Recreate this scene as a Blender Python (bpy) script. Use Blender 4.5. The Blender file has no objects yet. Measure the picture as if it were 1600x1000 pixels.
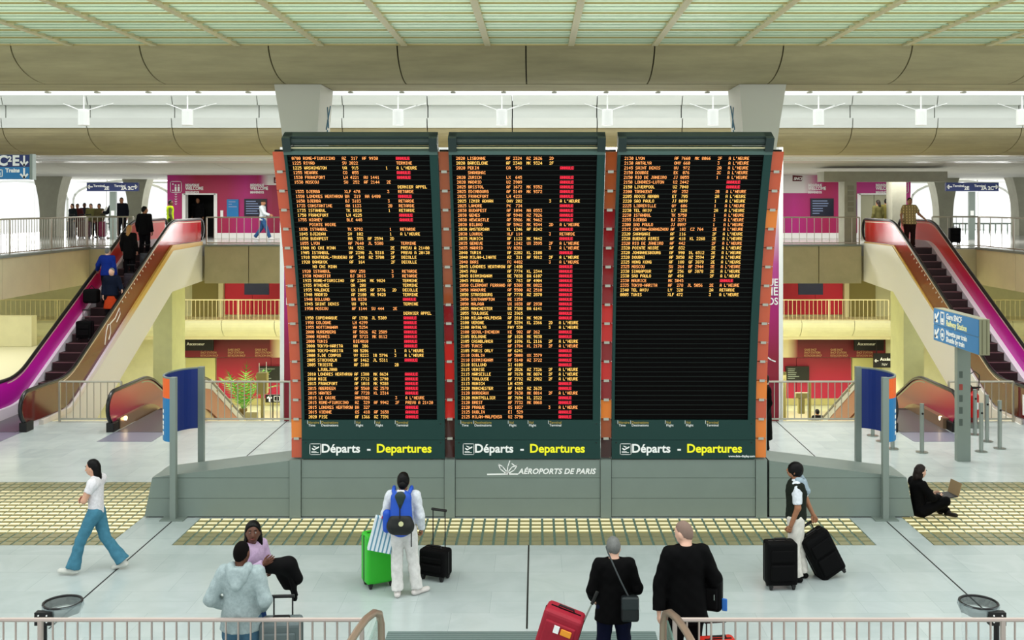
import bpy, bmesh, math, random
import numpy as np
from mathutils import Vector, Matrix
random.seed(7)
R = math.radians
SC = bpy.context.scene
COL = SC.collection

# ---------------------------------------------------------------- camera, world, light
CX, CZ, F = 0.12, 5.4, 1600.0
cam_d = bpy.data.cameras.new('camera'); cam = bpy.data.objects.new('camera', cam_d); COL.objects.link(cam)
cam_d.sensor_width = 36.0; cam_d.lens = 36.0; cam_d.shift_x = -38/1600; cam_d.shift_y = -182/1600
cam_d.clip_end = 300
cam.location = (CX, 0, CZ); cam.rotation_euler = (R(90), 0, 0)
SC.camera = cam
w = bpy.data.worlds.new('daylight'); SC.world = w; w.use_nodes = True
bg = w.node_tree.nodes['Background']; bg.inputs[0].default_value = (0.965, 1.0, 0.99, 1); bg.inputs[1].default_value = 1.15
SC.view_settings.view_transform = 'Standard'; SC.view_settings.look = 'None'
SC.view_settings.exposure = 0.0; SC.view_settings.gamma = 1.0; SC.view_settings.use_curve_mapping = False
def area(name, loc, rot, sx, sy, power, col):
    l = bpy.data.lights.new(name, 'AREA'); l.shape = 'RECTANGLE'; l.size = sx; l.size_y = sy; l.energy = power; l.color = col
    o = bpy.data.objects.new(name, l); COL.objects.link(o); o.location = loc; o.rotation_euler = rot; return o
# daylight falling through the skylight between the two concrete beams and through the louvred roof over the hall
area('skylight_daylight', (0, 24.8, 9.6), (0, 0, 0), 34, 6, 620, (0.96, 1, 1))
area('roof_daylight', (0, 12.5, 9.9), (0, 0, 0), 30, 9, 1900, (0.96, 1, 0.98))
# warm tube lighting under the decks of the station levels
area('station_tubes_main', (0, 44, 2.3), (0, 0, 0), 36, 3, 1100, (1, 0.97, 0.80))
area('station_tubes_low', (0, 42, -1.2), (0, 0, 0), 36, 6, 2600, (1, 0.98, 0.82))
for sx in (-1, 1): area('side_floor_fill', (sx*20.5, 34, 2.6), (0, 0, 0), 9, 12, 650, (1, 0.97, 0.80))  # unseen warm fill added to brighten the dark side floors
# daylight entering through the tall gallery windows, and an unseen fill added under the gallery ceiling
area('window_daylight', (0, 57, 5.3), (R(-90), 0, 0), 62, 2.7, 5200, (1, 1, 1))
area('gallery_fill', (0, 40.2, 6.5), (0, 0, 0), 40, 1.2, 1500, (1, 0.98, 0.94))

def at(px, py, Y):
    return Vector((CX+(px-838)/F*Y, Y, CZ-(py-318)/F*Y))
def X_(px, Y): return CX+(px-838)/F*Y
def Z_(py, Y): return CZ-(py-318)/F*Y

# ---------------------------------------------------------------- materials
def lin(h):
    h = h.lstrip('#'); v = [int(h[i:i+2], 16)/255 for i in (0, 2, 4)]
    return tuple([(c/12.92 if c <= .04045 else ((c+.055)/1.055)**2.4) for c in v])+(1,)
MATS = {}
def mat(name, col, rough=.5, metal=0, emit=0, noise=0, nscale=3.0, ncol=None, spec=.5, trans=0, alpha=1, bump=0, stretch=(1,1,1), coat=0, ior=1.45):
    if name in MATS: return MATS[name]
    m = bpy.data.materials.new(name); m.use_nodes = True; nt = m.node_tree; b = nt.nodes['Principled BSDF']
    c = lin(col) if isinstance(col, str) else col
    b.inputs['Base Color'].default_value = c; b.inputs['Roughness'].default_value = rough; b.inputs['Metallic'].default_value = metal
    b.inputs['Specular IOR Level'].default_value = spec; b.inputs['Transmission Weight'].default_value = trans; b.inputs['Alpha'].default_value = alpha
    b.inputs['IOR'].default_value = ior; b.inputs['Coat Weight'].default_value = coat
    if emit: b.inputs['Emission Color'].default_value = c; b.inputs['Emission Strength'].default_value = emit
    if noise or bump:
        tc = nt.nodes.new('ShaderNodeTexCoord'); mp = nt.nodes.new('ShaderNodeMapping'); mp.inputs['Scale'].default_value = stretch
        n = nt.nodes.new('ShaderNodeTexNoise'); n.inputs['Scale'].default_value = nscale; n.inputs['Detail'].default_value = 6; n.inputs['Roughness'].default_value = .65
        nt.links.new(tc.outputs['Object'], mp.inputs[0]); nt.links.new(mp.outputs[0], n.inputs['Vector'])
        if noise:
            r = nt.nodes.new('ShaderNodeValToRGB'); e = r.color_ramp.elements
            d = lin(ncol) if ncol else tuple(x*(1-noise) for x in c[:3])+(1,)
            e[0].position = .3; e[0].color = d; e[1].position = .68; e[1].color = c
            nt.links.new(n.outputs['Fac'], r.inputs[0]); nt.links.new(r.outputs[0], b.inputs['Base Color'])
        if bump:
            bp = nt.nodes.new('ShaderNodeBump'); bp.inputs['Strength'].default_value = bump; bp.inputs['Distance'].default_value = .02
            nt.links.new(n.outputs['Fac'], bp.inputs['Height']); nt.links.new(bp.outputs[0], b.inputs['Normal'])
    MATS[name] = m; return m
def grad(name, axis, stops, rough=.4, coord='Object', emit=0, spec=.5, trans=0):
    """colour printed in bands along one object axis: stops = [(metres, colour), ...]"""
    if name in MATS: return MATS[name]
    m = bpy.data.materials.new(name); m.use_nodes = True; nt = m.node_tree; b = nt.nodes['Principled BSDF']
    tc = nt.nodes.new('ShaderNodeTexCoord'); sp = nt.nodes.new('ShaderNodeSeparateXYZ'); mr = nt.nodes.new('ShaderNodeMapRange'); r = nt.nodes.new('ShaderNodeValToRGB')
    lo, hi = stops[0][0], stops[-1][0]
    mr.inputs[1].default_value = lo; mr.inputs[2].default_value = hi
    nt.links.new(tc.outputs[coord], sp.inputs[0]); nt.links.new(sp.outputs[axis], mr.inputs[0]); nt.links.new(mr.outputs[0], r.inputs[0])
    e = r.color_ramp.elements
    while len(e) < len(stops): e.new(.5)
    for i, (p, c) in enumerate(stops):
        e[i].position = (p-lo)/(hi-lo); e[i].color = lin(c)
    nt.links.new(r.outputs[0], b.inputs['Base Color']); b.inputs['Roughness'].default_value = rough; b.inputs['Specular IOR Level'].default_value = spec
    if emit:
        nt.links.new(r.outputs[0], b.inputs['Emission Color']); b.inputs['Emission Strength'].default_value = emit
    MATS[name] = m; return m
def checks(name, c1, c2, c3, sc):
    m = bpy.data.materials.new(name); m.use_nodes = True; nt = m.node_tree; b = nt.nodes['Principled BSDF']
    tc = nt.nodes.new('ShaderNodeTexCoord'); sp = nt.nodes.new('ShaderNodeSeparateXYZ'); nt.links.new(tc.outputs['Object'], sp.inputs[0])
    prev = None
    for ax in ((0, 2) if c3 else (0,)):
        ml = nt.nodes.new('ShaderNodeMath'); ml.operation = 'MULTIPLY'; ml.inputs[1].default_value = sc; nt.links.new(sp.outputs[ax], ml.inputs[0])
        fr = nt.nodes.new('ShaderNodeMath'); fr.operation = 'FRACT'; nt.links.new(ml.outputs[0], fr.inputs[0])
        g = nt.nodes.new('ShaderNodeMath'); g.operation = 'GREATER_THAN'; g.inputs[1].default_value = .62; nt.links.new(fr.outputs[0], g.inputs[0])
        mx = nt.nodes.new('ShaderNodeMix'); mx.data_type = 'RGBA'
        mx.inputs[7].default_value = lin(c2 if prev is None else c3)
        if prev is None: mx.inputs[6].default_value = lin(c1)
        else: nt.links.new(prev, mx.inputs[6])
        nt.links.new(g.outputs[0], mx.inputs[0]); prev = mx.outputs[2]
    nt.links.new(prev, b.inputs['Base Color']); b.inputs['Roughness'].default_value = .8
    MATS[name] = m; return m

M_floor = None
def floor_mat():
    m = bpy.data.materials.new('pale_stone_floor'); m.use_nodes = True; nt = m.node_tree; b = nt.nodes['Principled BSDF']
    tc = nt.nodes.new('ShaderNodeTexCoord'); br = nt.nodes.new('ShaderNodeTexBrick')
    br.inputs['Color1'].default_value = lin('#bcc6c5'); br.inputs['Color2'].default_value = lin('#b3bebd'); br.inputs['Mortar'].default_value = lin('#9fabaa')
    br.inputs['Scale'].default_value = 1.0; br.inputs['Mortar Size'].default_value = .0025; br.inputs['Brick Width'].default_value = 1.0; br.inputs['Row Height'].default_value = .75
    n = nt.nodes.new('ShaderNodeTexNoise'); n.inputs['Scale'].default_value = 1.6; n.inputs['Detail'].default_value = 8; n.inputs['Distortion'].default_value = 1.2
    mx = nt.nodes.new('ShaderNodeMix'); mx.data_type = 'RGBA'; mx.blend_type = 'MULTIPLY'; mx.inputs[0].default_value = .35
    r = nt.nodes.new('ShaderNodeValToRGB'); r.color_ramp.elements[0].position = .35; r.color_ramp.elements[0].color = (.72, .76, .75, 1); r.color_ramp.elements[1].position = .65; r.color_ramp.elements[1].color = (1, 1, 1, 1)
    nt.links.new(tc.outputs['Object'], br.inputs[0]); nt.links.new(tc.outputs['Object'], n.inputs['Vector']); nt.links.new(n.outputs['Fac'], r.inputs[0])
    nt.links.new(br.outputs[0], mx.inputs[6]); nt.links.new(r.outputs[0], mx.inputs[7]); nt.links.new(mx.outputs[2], b.inputs['Base Color'])
    b.inputs['Roughness'].default_value = .22; b.inputs['Specular IOR Level'].default_value = .45
    return m
M_floor = floor_mat()
M_conc = mat('board_marked_concrete', '#aba07b', .85, noise=.26, nscale=1.3, stretch=(.5, 2, 3), bump=.15)
M_conc2 = mat('pale_concrete', '#c9c9bd', .8, noise=.12, nscale=1.2, stretch=(.5, 2, 3), bump=.1)
M_conc3 = mat('grey_concrete', '#a5a492', .85, noise=.2, nscale=1.5, bump=.1)
M_deckc = mat('deck_concrete', '#bdb590', .85, noise=.2, nscale=1.1, bump=.1)
M_gap = mat('dark_joint', '#15140f', .9)
M_white = mat('white_paint', '#f0f1ee', .45)
M_offw = mat('offwhite_column_paint', '#c9c7ba', .55)
M_base = mat('grey_painted_steel', '#78867f', .45, noise=.06, nscale=2)
M_board = mat('dark_green_steel', '#1b3b37', .45, spec=.3)
M_boardtop = mat('dark_roller_steel', '#2b3836', .35, metal=.3)
M_black = mat('black_plastic', '#0b0b0c', .5)
M_row = mat('display_black', '#040303', .8, spec=.1)
M_rowlip = mat('display_row_lip', '#161c1a', .7, spec=.15)
M_steel = mat('brushed_steel', '#9aa29c', .35, metal=.8)
M_rail = mat('railing_steel', '#b3b0a2', .35, metal=.5)
M_railp = mat('warm_railing_steel', '#b8a8a0', .3, metal=.6)
M_greyp = mat('grey_sign_post', '#7f8b84', .45, metal=.2)
M_yel = mat('yellow_lettering', '#f2ee22', .6, emit=.12)
M_wtxt = mat('white_lettering', '#f4f6f4', .6)
M_led = mat('amber_led', (1.0, .36, .10, 1), .5, emit=1.0)
M_led2 = mat('yellow_led', (1.0, .56, .12, 1), .5, emit=1.0)
M_ledr = mat('red_led', (.85, .012, .045, 1), .5, emit=1.0)
M_navy = mat('navy_sign', '#152a66', .45)
M_blue = mat('blue_sign', '#1878b4', .45)
M_dblue = mat('deep_blue_enamel', '#0c2a78', .4)
M_orange = mat('orange_enamel', '#f0651e', .45)
M_rubber = mat('black_rubber', '#0d0f11', .28, spec=.6)
M_gold = mat('gold_anodised', '#d9b45c', .35, metal=.5)
M_glassor = [mat('orange_glass', '#c0502e', .12, spec=.6, coat=.4), mat('bright_orange_glass', '#e07a22', .12, spec=.6, coat=.4), mat('amber_brown_glass', '#9a4a22', .12, spec=.6, coat=.4), mat('dark_red_glass', '#861014', .1, spec=.7, coat=.5), mat('red_glass', '#c41c16', .1, spec=.7, coat=.5), mat('maroon_glass', '#3a120c', .1, spec=.7, coat=.5)]
M_clip = mat('clip_metal', '#b9b9ac', .4, metal=.4)

# ---------------------------------------------------------------- mesh helpers
class MB:
    def __init__(s): s.v = []; s.f = []
    def add(s, vs, fs):
        n = len(s.v); s.v += [tuple(v) for v in vs]; s.f += [tuple(i+n for i in f) for f in fs]; return s
    def box(s, x0, x1, y0, y1, z0, z1):
        return s.add([(x0,y0,z0),(x1,y0,z0),(x1,y1,z0),(x0,y1,z0),(x0,y0,z1),(x1,y0,z1),(x1,y1,z1),(x0,y1,z1)],
                     [(0,3,2,1),(4,5,6,7),(0,1,5,4),(1,2,6,5),(2,3,7,6),(3,0,4,7)])
    def prism(s, pts, a, b, axis='X'):
        """polygon pts in the two other axes, extruded along axis from a to b"""
        n = len(pts); vs = []
        for t in (a, b):
            for (u, v) in pts: vs.append((t,u,v) if axis == 'X' else ((u,t,v) if axis == 'Y' else (u,v,t)))
        fs = [tuple(range(n)), tuple(range(2*n-1, n-1, -1))]+[(i, n+i, n+(i+1) % n, (i+1) % n) for i in range(n)]
        return s.add(vs, fs)
    def hexa(s, b, t):   # bottom 4, top 4 points
        return s.add(list(b)+list(t), [(0,3,2,1),(4,5,6,7),(0,1,5,4),(1,2,6,5),(2,3,7,6),(3,0,4,7)])
    def tube(s, pts, r, n=8, closed=False, cap=True):
        pts = [Vector(p) for p in pts]; N = len(pts); rs = r if isinstance(r, (list, tuple)) else [r]*N
        vs = []; up = None
        for i, p in enumerate(pts):
            if closed: d = pts[(i+1) % N]-pts[i-1]
            else: d = pts[min(i+1, N-1)]-pts[max(i-1, 0)]
            d.normalize()
            if up is None:
                up = Vector((0,0,1)) if abs(d.z) < .9 else Vector((1,0,0))
            u = up-d*up.dot(d)
            if u.length < 1e-4: u = Vector((1,0,0))-d*d.x
            u.normalize(); up = u; v = d.cross(u)
            for k in range(n):
                a = 2*math.pi*k/n; vs.append(p+(u*math.cos(a)+v*math.sin(a))*rs[i])
        fs = []
        for i in range(N if closed else N-1):
            j = (i+1) % N
            for k in range(n): fs.append((i*n+k, i*n+(k+1) % n, j*n+(k+1) % n, j*n+k))
        if cap and not closed: fs += [tuple(range(n-1, -1, -1)), tuple(range((N-1)*n, N*n))]
        return s.add(vs, fs)
    def cyl(s, c, r, z0, z1, n=16, r2=None):
        r2 = r if r2 is None else r2; x, y = c[0], c[1]
        vs = [(x+r*math.cos(2*math.pi*k/n), y+r*math.sin(2*math.pi*k/n), z0) for k in range(n)]+[(x+r2*math.cos(2*math.pi*k/n), y+r2*math.sin(2*math.pi*k/n), z1) for k in range(n)]
        return s.add(vs, [tuple(range(n-1,-1,-1)), tuple(range(n, 2*n))]+[(k, (k+1) % n, n+(k+1) % n, n+k) for k in range(n)])
    def ribbon(s, pts, wd, y0, th=.004, closed=False):
        """flat strokes in the XZ plane at depth y0 (facing -Y)"""
        for i in range(len(pts) if closed else len(pts)-1):
            a = Vector(pts[i]); b = Vector(pts[(i+1) % len(pts)]); d = b-a
            if d.length < 1e-6: continue
            d.normalize(); p = Vector((-d.y, d.x))*wd/2; e = d*wd*.3
            q = [a-p-e, b-p+e, b+p+e, a+p-e]
            s.prism([(v.x, v.y) for v in q], y0-th, y0, 'Y')
        return s
    def mesh(s, name):
        me = bpy.data.meshes.new(name); me.from_pydata(s.v, [], s.f); me.update(); return me
def fixn(me):
    b = bmesh.new(); b.from_mesh(me); bmesh.ops.recalc_face_normals(b, faces=b.faces); b.to_mesh(me); b.free()
def link(name, me, m, parent=None, loc=None, rot=None):
    o = bpy.data.objects.new(name, me); COL.objects.link(o)
    if m is not None and me is not None and not me.materials: me.materials.append(m)
    if parent is not None: o.parent = parent
    if loc is not None: o.location = loc
    if rot is not None: o.rotation_euler = rot
    return o
def obj(name, mb, m, parent=None, loc=None, rot=None, smooth=False, bevel=0, seg=2):
    me = mb.mesh(name); fixn(me)
    if bevel:
        b = bmesh.new(); b.from_mesh(me); bmesh.ops.bevel(b, geom=list(b.edges), offset=bevel, segments=seg, affect='EDGES', profile=.5); b.to_mesh(me); b.free()
    if smooth:
        me.polygons.foreach_set('use_smooth', [True]*len(me.polygons))
    return link(name, me, m, parent, loc, rot)
def tag(o, label, cat, group=None, kind=None):
    o['label'] = label; o['category'] = cat
    if group: o['group'] = group
    if kind: o['kind'] = kind
    return o
def thing(name, label, cat, loc=(0,0,0), rz=0, group=None, kind=None):
    o = bpy.data.objects.new(name, None); COL.objects.link(o); o.location = loc; o.rotation_euler = (0,0,rz); o.empty_display_size = .1
    return tag(o, label, cat, group, kind)
def copy_tree(o, parent=None):
    c = o.copy(); COL.objects.link(c)
    if parent is not None: c.parent = parent
    for ch in list(o.children): copy_tree(ch, c)
    return c
TEXTS = []
def text(name, body, size, loc, m, parent=None, rot=(R(90),0,0), align='LEFT', bold=0, shear=0, sx=1.0, th=.003, sp=1.0, ls=1.0):
    c = bpy.data.curves.new(name, 'FONT'); c.body = body; c.size = size; c.align_x = align; c.offset = bold; c.shear = shear; c.extrude = th; c.space_character = sp; c.space_line = ls
    c.resolution_u = 3
    o = bpy.data.objects.new(name, c); COL.objects.link(o); c.materials.append(m)
    if parent is not None: o.parent = parent
    o.location = loc; o.rotation_euler = rot; o.scale = (sx,1,1); TEXTS.append(o); return o
def flush_texts():
    dg = bpy.context.evaluated_depsgraph_get(); dg.update()
    for o in TEXTS:
        me = bpy.data.meshes.new_from_object(o.evaluated_get(dg)); me.materials.clear(); me.materials.append(o.data.materials[0])
        n = link(o.name+'_', me, None, o.parent); n.location = o.location; n.rotation_euler = o.rotation_euler; n.scale = o.scale
        nm = o.name; bpy.data.objects.remove(o); n.name = nm
    TEXTS.clear()
# ================================================================= THE SETTING
def S(o, label, cat): return tag(o, label, cat, kind='structure')
# ---- main floor with cut-outs for the glass block panels
m = MB(); xs = [-26,-14,-6.65,-5.65,5.5,6.4,14,26]; ys = [3,16.18,17.58,19.86,25.4]
for i in range(len(xs)-1):
    for j in range(len(ys)-1):
        a, b = xs[i], xs[i+1]; c, d = ys[j], ys[j+1]
        if (i in (1, 5)) and j in (1, 2): continue
        if i == 3 and j == 1: continue
        m.box(a, b, c, d, -.35, 0)
floor = S(obj('floor', m, M_floor), 'pale polished stone floor of the departure hall', 'floor')
for x in (-12.1, -6.07, 0, 6.07, 12.1):
    segs = [(13.0, 25.4)] if abs(x) < 12 and x else [(13.0, 16.18)] if x == 0 else [(20, 25.4)]
    for (a, b) in segs: obj('joint_strip', MB().box(x-.012, x+.012, a, b, -.01, .0015), M_gap, floor)
obj('joint_strip', MB().box(-6.6, 6.4, 13.9, 13.906, -.01, .001), mat('stone_joint', '#a3b1ac', .6), floor)
# grey threshold plates at the head of the stairs
obj('threshold_plate', MB().box(-1.75, 1.62, 9, 12.92, -.01, .004), mat('ribbed_threshold', '#7d8f8c', .45, metal=.3), floor)
for k in range(8): obj('threshold_rib', MB().box(-1.75, 1.62, 12.85-k*.06, 12.865-k*.06, .004, .008), mat('rib_dark', '#5f706d', .5), floor)
# ---- glass block panels let into the floor
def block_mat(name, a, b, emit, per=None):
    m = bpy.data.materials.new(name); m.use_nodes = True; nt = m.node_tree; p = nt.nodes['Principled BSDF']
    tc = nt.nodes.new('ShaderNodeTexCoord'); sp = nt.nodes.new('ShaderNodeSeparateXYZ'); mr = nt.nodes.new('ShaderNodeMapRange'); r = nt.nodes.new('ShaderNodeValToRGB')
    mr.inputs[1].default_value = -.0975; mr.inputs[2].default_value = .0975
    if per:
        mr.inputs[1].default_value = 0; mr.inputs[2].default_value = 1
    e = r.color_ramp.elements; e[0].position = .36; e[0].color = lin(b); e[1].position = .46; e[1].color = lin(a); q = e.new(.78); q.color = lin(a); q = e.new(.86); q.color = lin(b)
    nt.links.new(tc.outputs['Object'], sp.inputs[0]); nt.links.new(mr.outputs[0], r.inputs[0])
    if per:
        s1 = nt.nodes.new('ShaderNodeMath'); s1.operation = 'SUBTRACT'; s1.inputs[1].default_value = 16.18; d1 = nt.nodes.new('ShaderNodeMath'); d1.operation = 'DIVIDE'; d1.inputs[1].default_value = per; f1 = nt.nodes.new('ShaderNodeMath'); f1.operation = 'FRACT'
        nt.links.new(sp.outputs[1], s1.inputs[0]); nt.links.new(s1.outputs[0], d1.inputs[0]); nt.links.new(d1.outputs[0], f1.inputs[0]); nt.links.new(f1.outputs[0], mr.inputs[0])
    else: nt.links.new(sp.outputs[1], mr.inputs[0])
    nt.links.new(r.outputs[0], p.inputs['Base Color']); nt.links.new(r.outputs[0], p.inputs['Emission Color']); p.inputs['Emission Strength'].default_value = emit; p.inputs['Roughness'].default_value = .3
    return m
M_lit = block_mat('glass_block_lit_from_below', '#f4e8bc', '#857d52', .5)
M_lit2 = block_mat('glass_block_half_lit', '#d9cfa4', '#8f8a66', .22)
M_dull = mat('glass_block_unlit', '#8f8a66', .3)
M_grid = mat('glass_block_grid', '#5f786c', .5)
me_blk = MB().hexa([(-.08,-.078,-.04),(.08,-.078,-.04),(.08,.078,-.04),(-.08,.078,-.04)], [(-.077,-.075,.0),(.077,-.075,.0),(.077,.075,.0),(-.077,.075,.0)]).mesh('glass_block'); fixn(me_blk)
me_lit = me_blk.copy(); me_lit.materials.append(M_lit); me_half = me_blk.copy(); me_half.materials.append(M_lit2); me_dull = me_blk.copy(); me_dull.materials.append(M_dull)
def block_panel(name, x0, x1, y0, y1, label, lit):
    p = S(obj(name, MB().box(x0, x1, y0, y1, -.3, -.012), M_grid), label, 'floor panel')
    nx = round((x1-x0)/.195); ny = round((y1-y0)/.195); px = (x1-x0)/nx; py = (y1-y0)/ny; cells = []
    for j in range(ny):
        for i in range(nx):
            x = x0+(i+.5)*px; y = y0+(j+.5)*py; u = 838+(x-CX)/y*F
            cells.append((0 if -15 < u < 1615 else 1, y, x))
    cells.sort(); rest = {}
    for n, (vis, y, x) in enumerate(cells):
        k = lit(y); me = (me_dull, me_half, me_lit)[k]
        if n < 300 and not vis:
            o = bpy.data.objects.new('glass_block', me); COL.objects.link(o); o.parent = p; o.location = (x, y, .001)
        else: rest.setdefault(k, []).append((x, y))
    for k, l in rest.items():
        m = MB()
        for (x, y) in l:
            m.add([(vx+x, vy+y, vz+.001) for vx, vy, vz in [v.co for v in me_blk.vertices]], [tuple(f.vertices) for f in me_blk.polygons])
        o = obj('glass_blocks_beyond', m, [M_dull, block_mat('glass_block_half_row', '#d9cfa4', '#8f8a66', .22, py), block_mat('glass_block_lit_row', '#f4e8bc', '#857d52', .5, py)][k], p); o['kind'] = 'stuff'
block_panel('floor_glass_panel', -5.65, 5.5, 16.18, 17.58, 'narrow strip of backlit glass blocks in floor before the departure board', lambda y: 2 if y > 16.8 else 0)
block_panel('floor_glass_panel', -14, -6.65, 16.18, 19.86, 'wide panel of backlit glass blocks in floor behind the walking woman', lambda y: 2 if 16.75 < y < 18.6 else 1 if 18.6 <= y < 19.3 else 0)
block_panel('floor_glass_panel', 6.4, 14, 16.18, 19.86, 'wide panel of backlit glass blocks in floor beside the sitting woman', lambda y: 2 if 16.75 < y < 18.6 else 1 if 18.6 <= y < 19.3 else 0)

# ---- louvred glass ceiling
ceil = S(bpy.data.objects.new('ceiling', None), 'pale green glass louvre ceiling with beige mullions', 'ceiling'); COL.objects.link(ceil)
def louvre_mat():
    m = bpy.data.materials.new('green_louvre_glass'); m.use_nodes = True; nt = m.node_tree
    p = nt.nodes['Principled BSDF']; p.inputs['Base Color'].default_value = lin('#c4d0c0'); p.inputs['Roughness'].default_value = .25
    t = nt.nodes.new('ShaderNodeBsdfTranslucent'); t.inputs[0].default_value = lin('#d2dccb'); mx = nt.nodes.new('ShaderNodeMixShader'); mx.inputs[0].default_value = .6
    nt.links.new(p.outputs[0], mx.inputs[1]); nt.links.new(t.outputs[0], mx.inputs[2]); nt.links.new(mx.outputs[0], nt.nodes['Material Output'].inputs[0]); return m
M_louv = louvre_mat(); M_mull = mat('beige_mullion', '#cbbf97', .5)
ZC = 8.285
rows = [14.0, 14.78, 15.56, 16.3, 17.08, 17.85, 18.68]
xm = [X_(242, 18.7)+1.52*k for k in range(-5, 14)]
me_l = None
for j in range(len(rows)-1):
    for i in range(len(xm)-1):
        y0, y1 = rows[j], rows[j+1]
        t = random.uniform(-.01, .01)
        b = MB().hexa([(-.72, -.38, .03), (.72, -.38, .03), (.72, .36, 0), (-.72, .36, 0)], [(-.72, -.38, .05), (.72, -.38, .05), (.72, .36, .02), (-.72, .36, .02)])
        if me_l is None: me_l = b.mesh('glass_louvre'); fixn(me_l); me_l.materials.append(M_louv)
        link('glass_louvre', me_l, None, ceil, ((xm[i]+xm[i+1])/2, (y0+y1)/2, ZC+.02+t*.4))
for y in rows: obj('louvre_rail', MB().box(xm[0], xm[-1], y-.014, y+.014, ZC-.004, ZC+.02), mat('louvre_rail_bronze', '#a99a62', .5), ceil)
for j in range(len(rows)-1):
    for f, wd_, cc in ((.34, .03, '#a9bfa4'), (.7, .012, '#8fa68c')): y = rows[j]+(rows[j+1]-rows[j])*f; obj('louvre_bar', MB().box(xm[0], xm[-1], y-wd_, y+wd_, ZC+.004, ZC+.014), mat('louvre_bar_'+cc[1:], cc, .4), ceil)
for x in xm: obj('mullion', MB().box(x-.055, x+.055, 13.9, 18.64, ZC-.02, ZC+.10), M_mull, ceil)
# upper roof structure glimpsed above the louvres
for y in (14.4, 16.6): obj('roof_truss_bar', MB().box(-12, 14, y-.05, y+.05, 9.3, 9.4), M_white, ceil)

# ---- curved concrete beams built of precast panels
def beam(label, x_list, prof, m, gap=.025, back=.12, name='ceiling_beam'):
    b = S(bpy.data.objects.new(name, None), label, 'beam'); COL.objects.link(b)
    for i in range(len(x_list)-1):
        mb = MB(); a, c = x_list[i]+gap/2, x_list[i+1]-gap/2
        n = len(prof); vs = [(a, y, z) for y, z in prof]+[(c, y, z) for y, z in prof]
        # thickness: offset outwards (up/back)
        off = [(y+.10, z+.10) for y, z in prof]
        vs += [(a, y, z) for y, z in off]+[(c, y, z) for y, z in off]
        fs = []
        for k in range(n-1):
            fs += [(k, k+1, n+k+1, n+k), (2*n+k, 3*n+k, 3*n+k+1, 2*n+k+1), (k, 2*n+k, 2*n+k+1, k+1), (n+k, n+k+1, 3*n+k+1, 3*n+k)]
        fs += [(0, n, 3*n, 2*n), (n-1, 3*n-1, 4*n-1, 2*n-1)]
        mb.add(vs, fs); o = obj('concrete_panel', mb, m, b, smooth=False)
    # dark backing seen in the joints
    mb = MB(); n = len(prof); mb.add([(x_list[0], y+.05, z+.05) for y, z in prof]+[(x_list[-1], y+.05, z+.05) for y, z in prof], [(k, k+1, n+k+1, n+k) for k in range(n-1)])
    obj('joint_backing', mb, M_gap, b); return b
def quarter(y0, z0, y1, z1, n=14):   # vertical tangent at top-near (y0,z0), flat at bottom-far (y1,z1)
    return [(y1-(y1-y0)*math.cos(math.pi/2*t/n), z0-(z0-z1)*math.sin(math.pi/2*t/n)) for t in range(n+1)]
p1 = [(18.66, 8.9)]+quarter(18.66, 8.36, 20.0, 7.73)
xb = [-.07+2.35*k for k in range(-7, 8)]
b1 = beam('near curved concrete roof beam carried by the two white columns', xb, p1, M_conc)
obj('soffit', MB().box(xb[0], xb[-1], 20.0, 21.3, 7.74, 8.2), M_conc, b1)
obj('soffit_joint', MB().box(xb[0], xb[-1], 19.985, 20.005, 7.725, 7.74), mat('soffit_line', '#6d664a', .9), b1)
xb2 = [-12.35+2.36*k for k in range(-4, 15)]
p2 = quarter(28.45, 7.52, 30.2, 6.82)
b2 = beam('second curved concrete roof beam behind the hanging white lamps', xb2, p2, M_conc)
M_fas = mat('lit_pale_concrete', '#d3d6cf', .8, noise=.08, nscale=1.5, stretch=(.5, 2, 3))  # skylight brightness put into this paler concrete colour
for i in range(len(xb2)-1):
    a, c = xb2[i]+.015, xb2[i+1]-.015
    obj('fascia_lip', MB().prism([(28.40, 7.50), (28.9, 7.50), (28.9, 7.78), (28.36, 7.77)], a, c), M_fas, b2)
    obj('fascia_recess', MB().box(a, c, 28.62, 28.95, 7.76, 8.16), M_fas, b2)
    obj('fascia_ledge', MB().prism([(28.45, 8.14), (28.95, 8.14), (28.95, 8.42), (28.35, 8.40)], a, c), M_fas, b2)
obj('fascia_backing', MB().box(xb2[0], xb2[-1], 28.97, 29.3, 7.3, 8.3), M_gap, b2)
obj('soffit', MB().box(-24, 26, 30.2, 36.2, 6.83, 7.3), mat('pale_glossy_soffit', '#cfcdc2', .35), b2)
for y in (31.5, 33.2): obj('soffit_rib', MB().box(-24, 26, y, y+.12, 6.78, 6.84), M_white, b2)
p3 = quarter(35.8, 7.02, 42.5, 6.62)
b3 = beam('shallow far concrete ceiling vault over the upper gallery', [-11.4+2.9*k for k in range(-5, 13)], p3, M_conc2)
obj('soffit', MB().box(-26, 27, 42.5, 62, 6.63, 7.0), M_conc2, b3)
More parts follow.
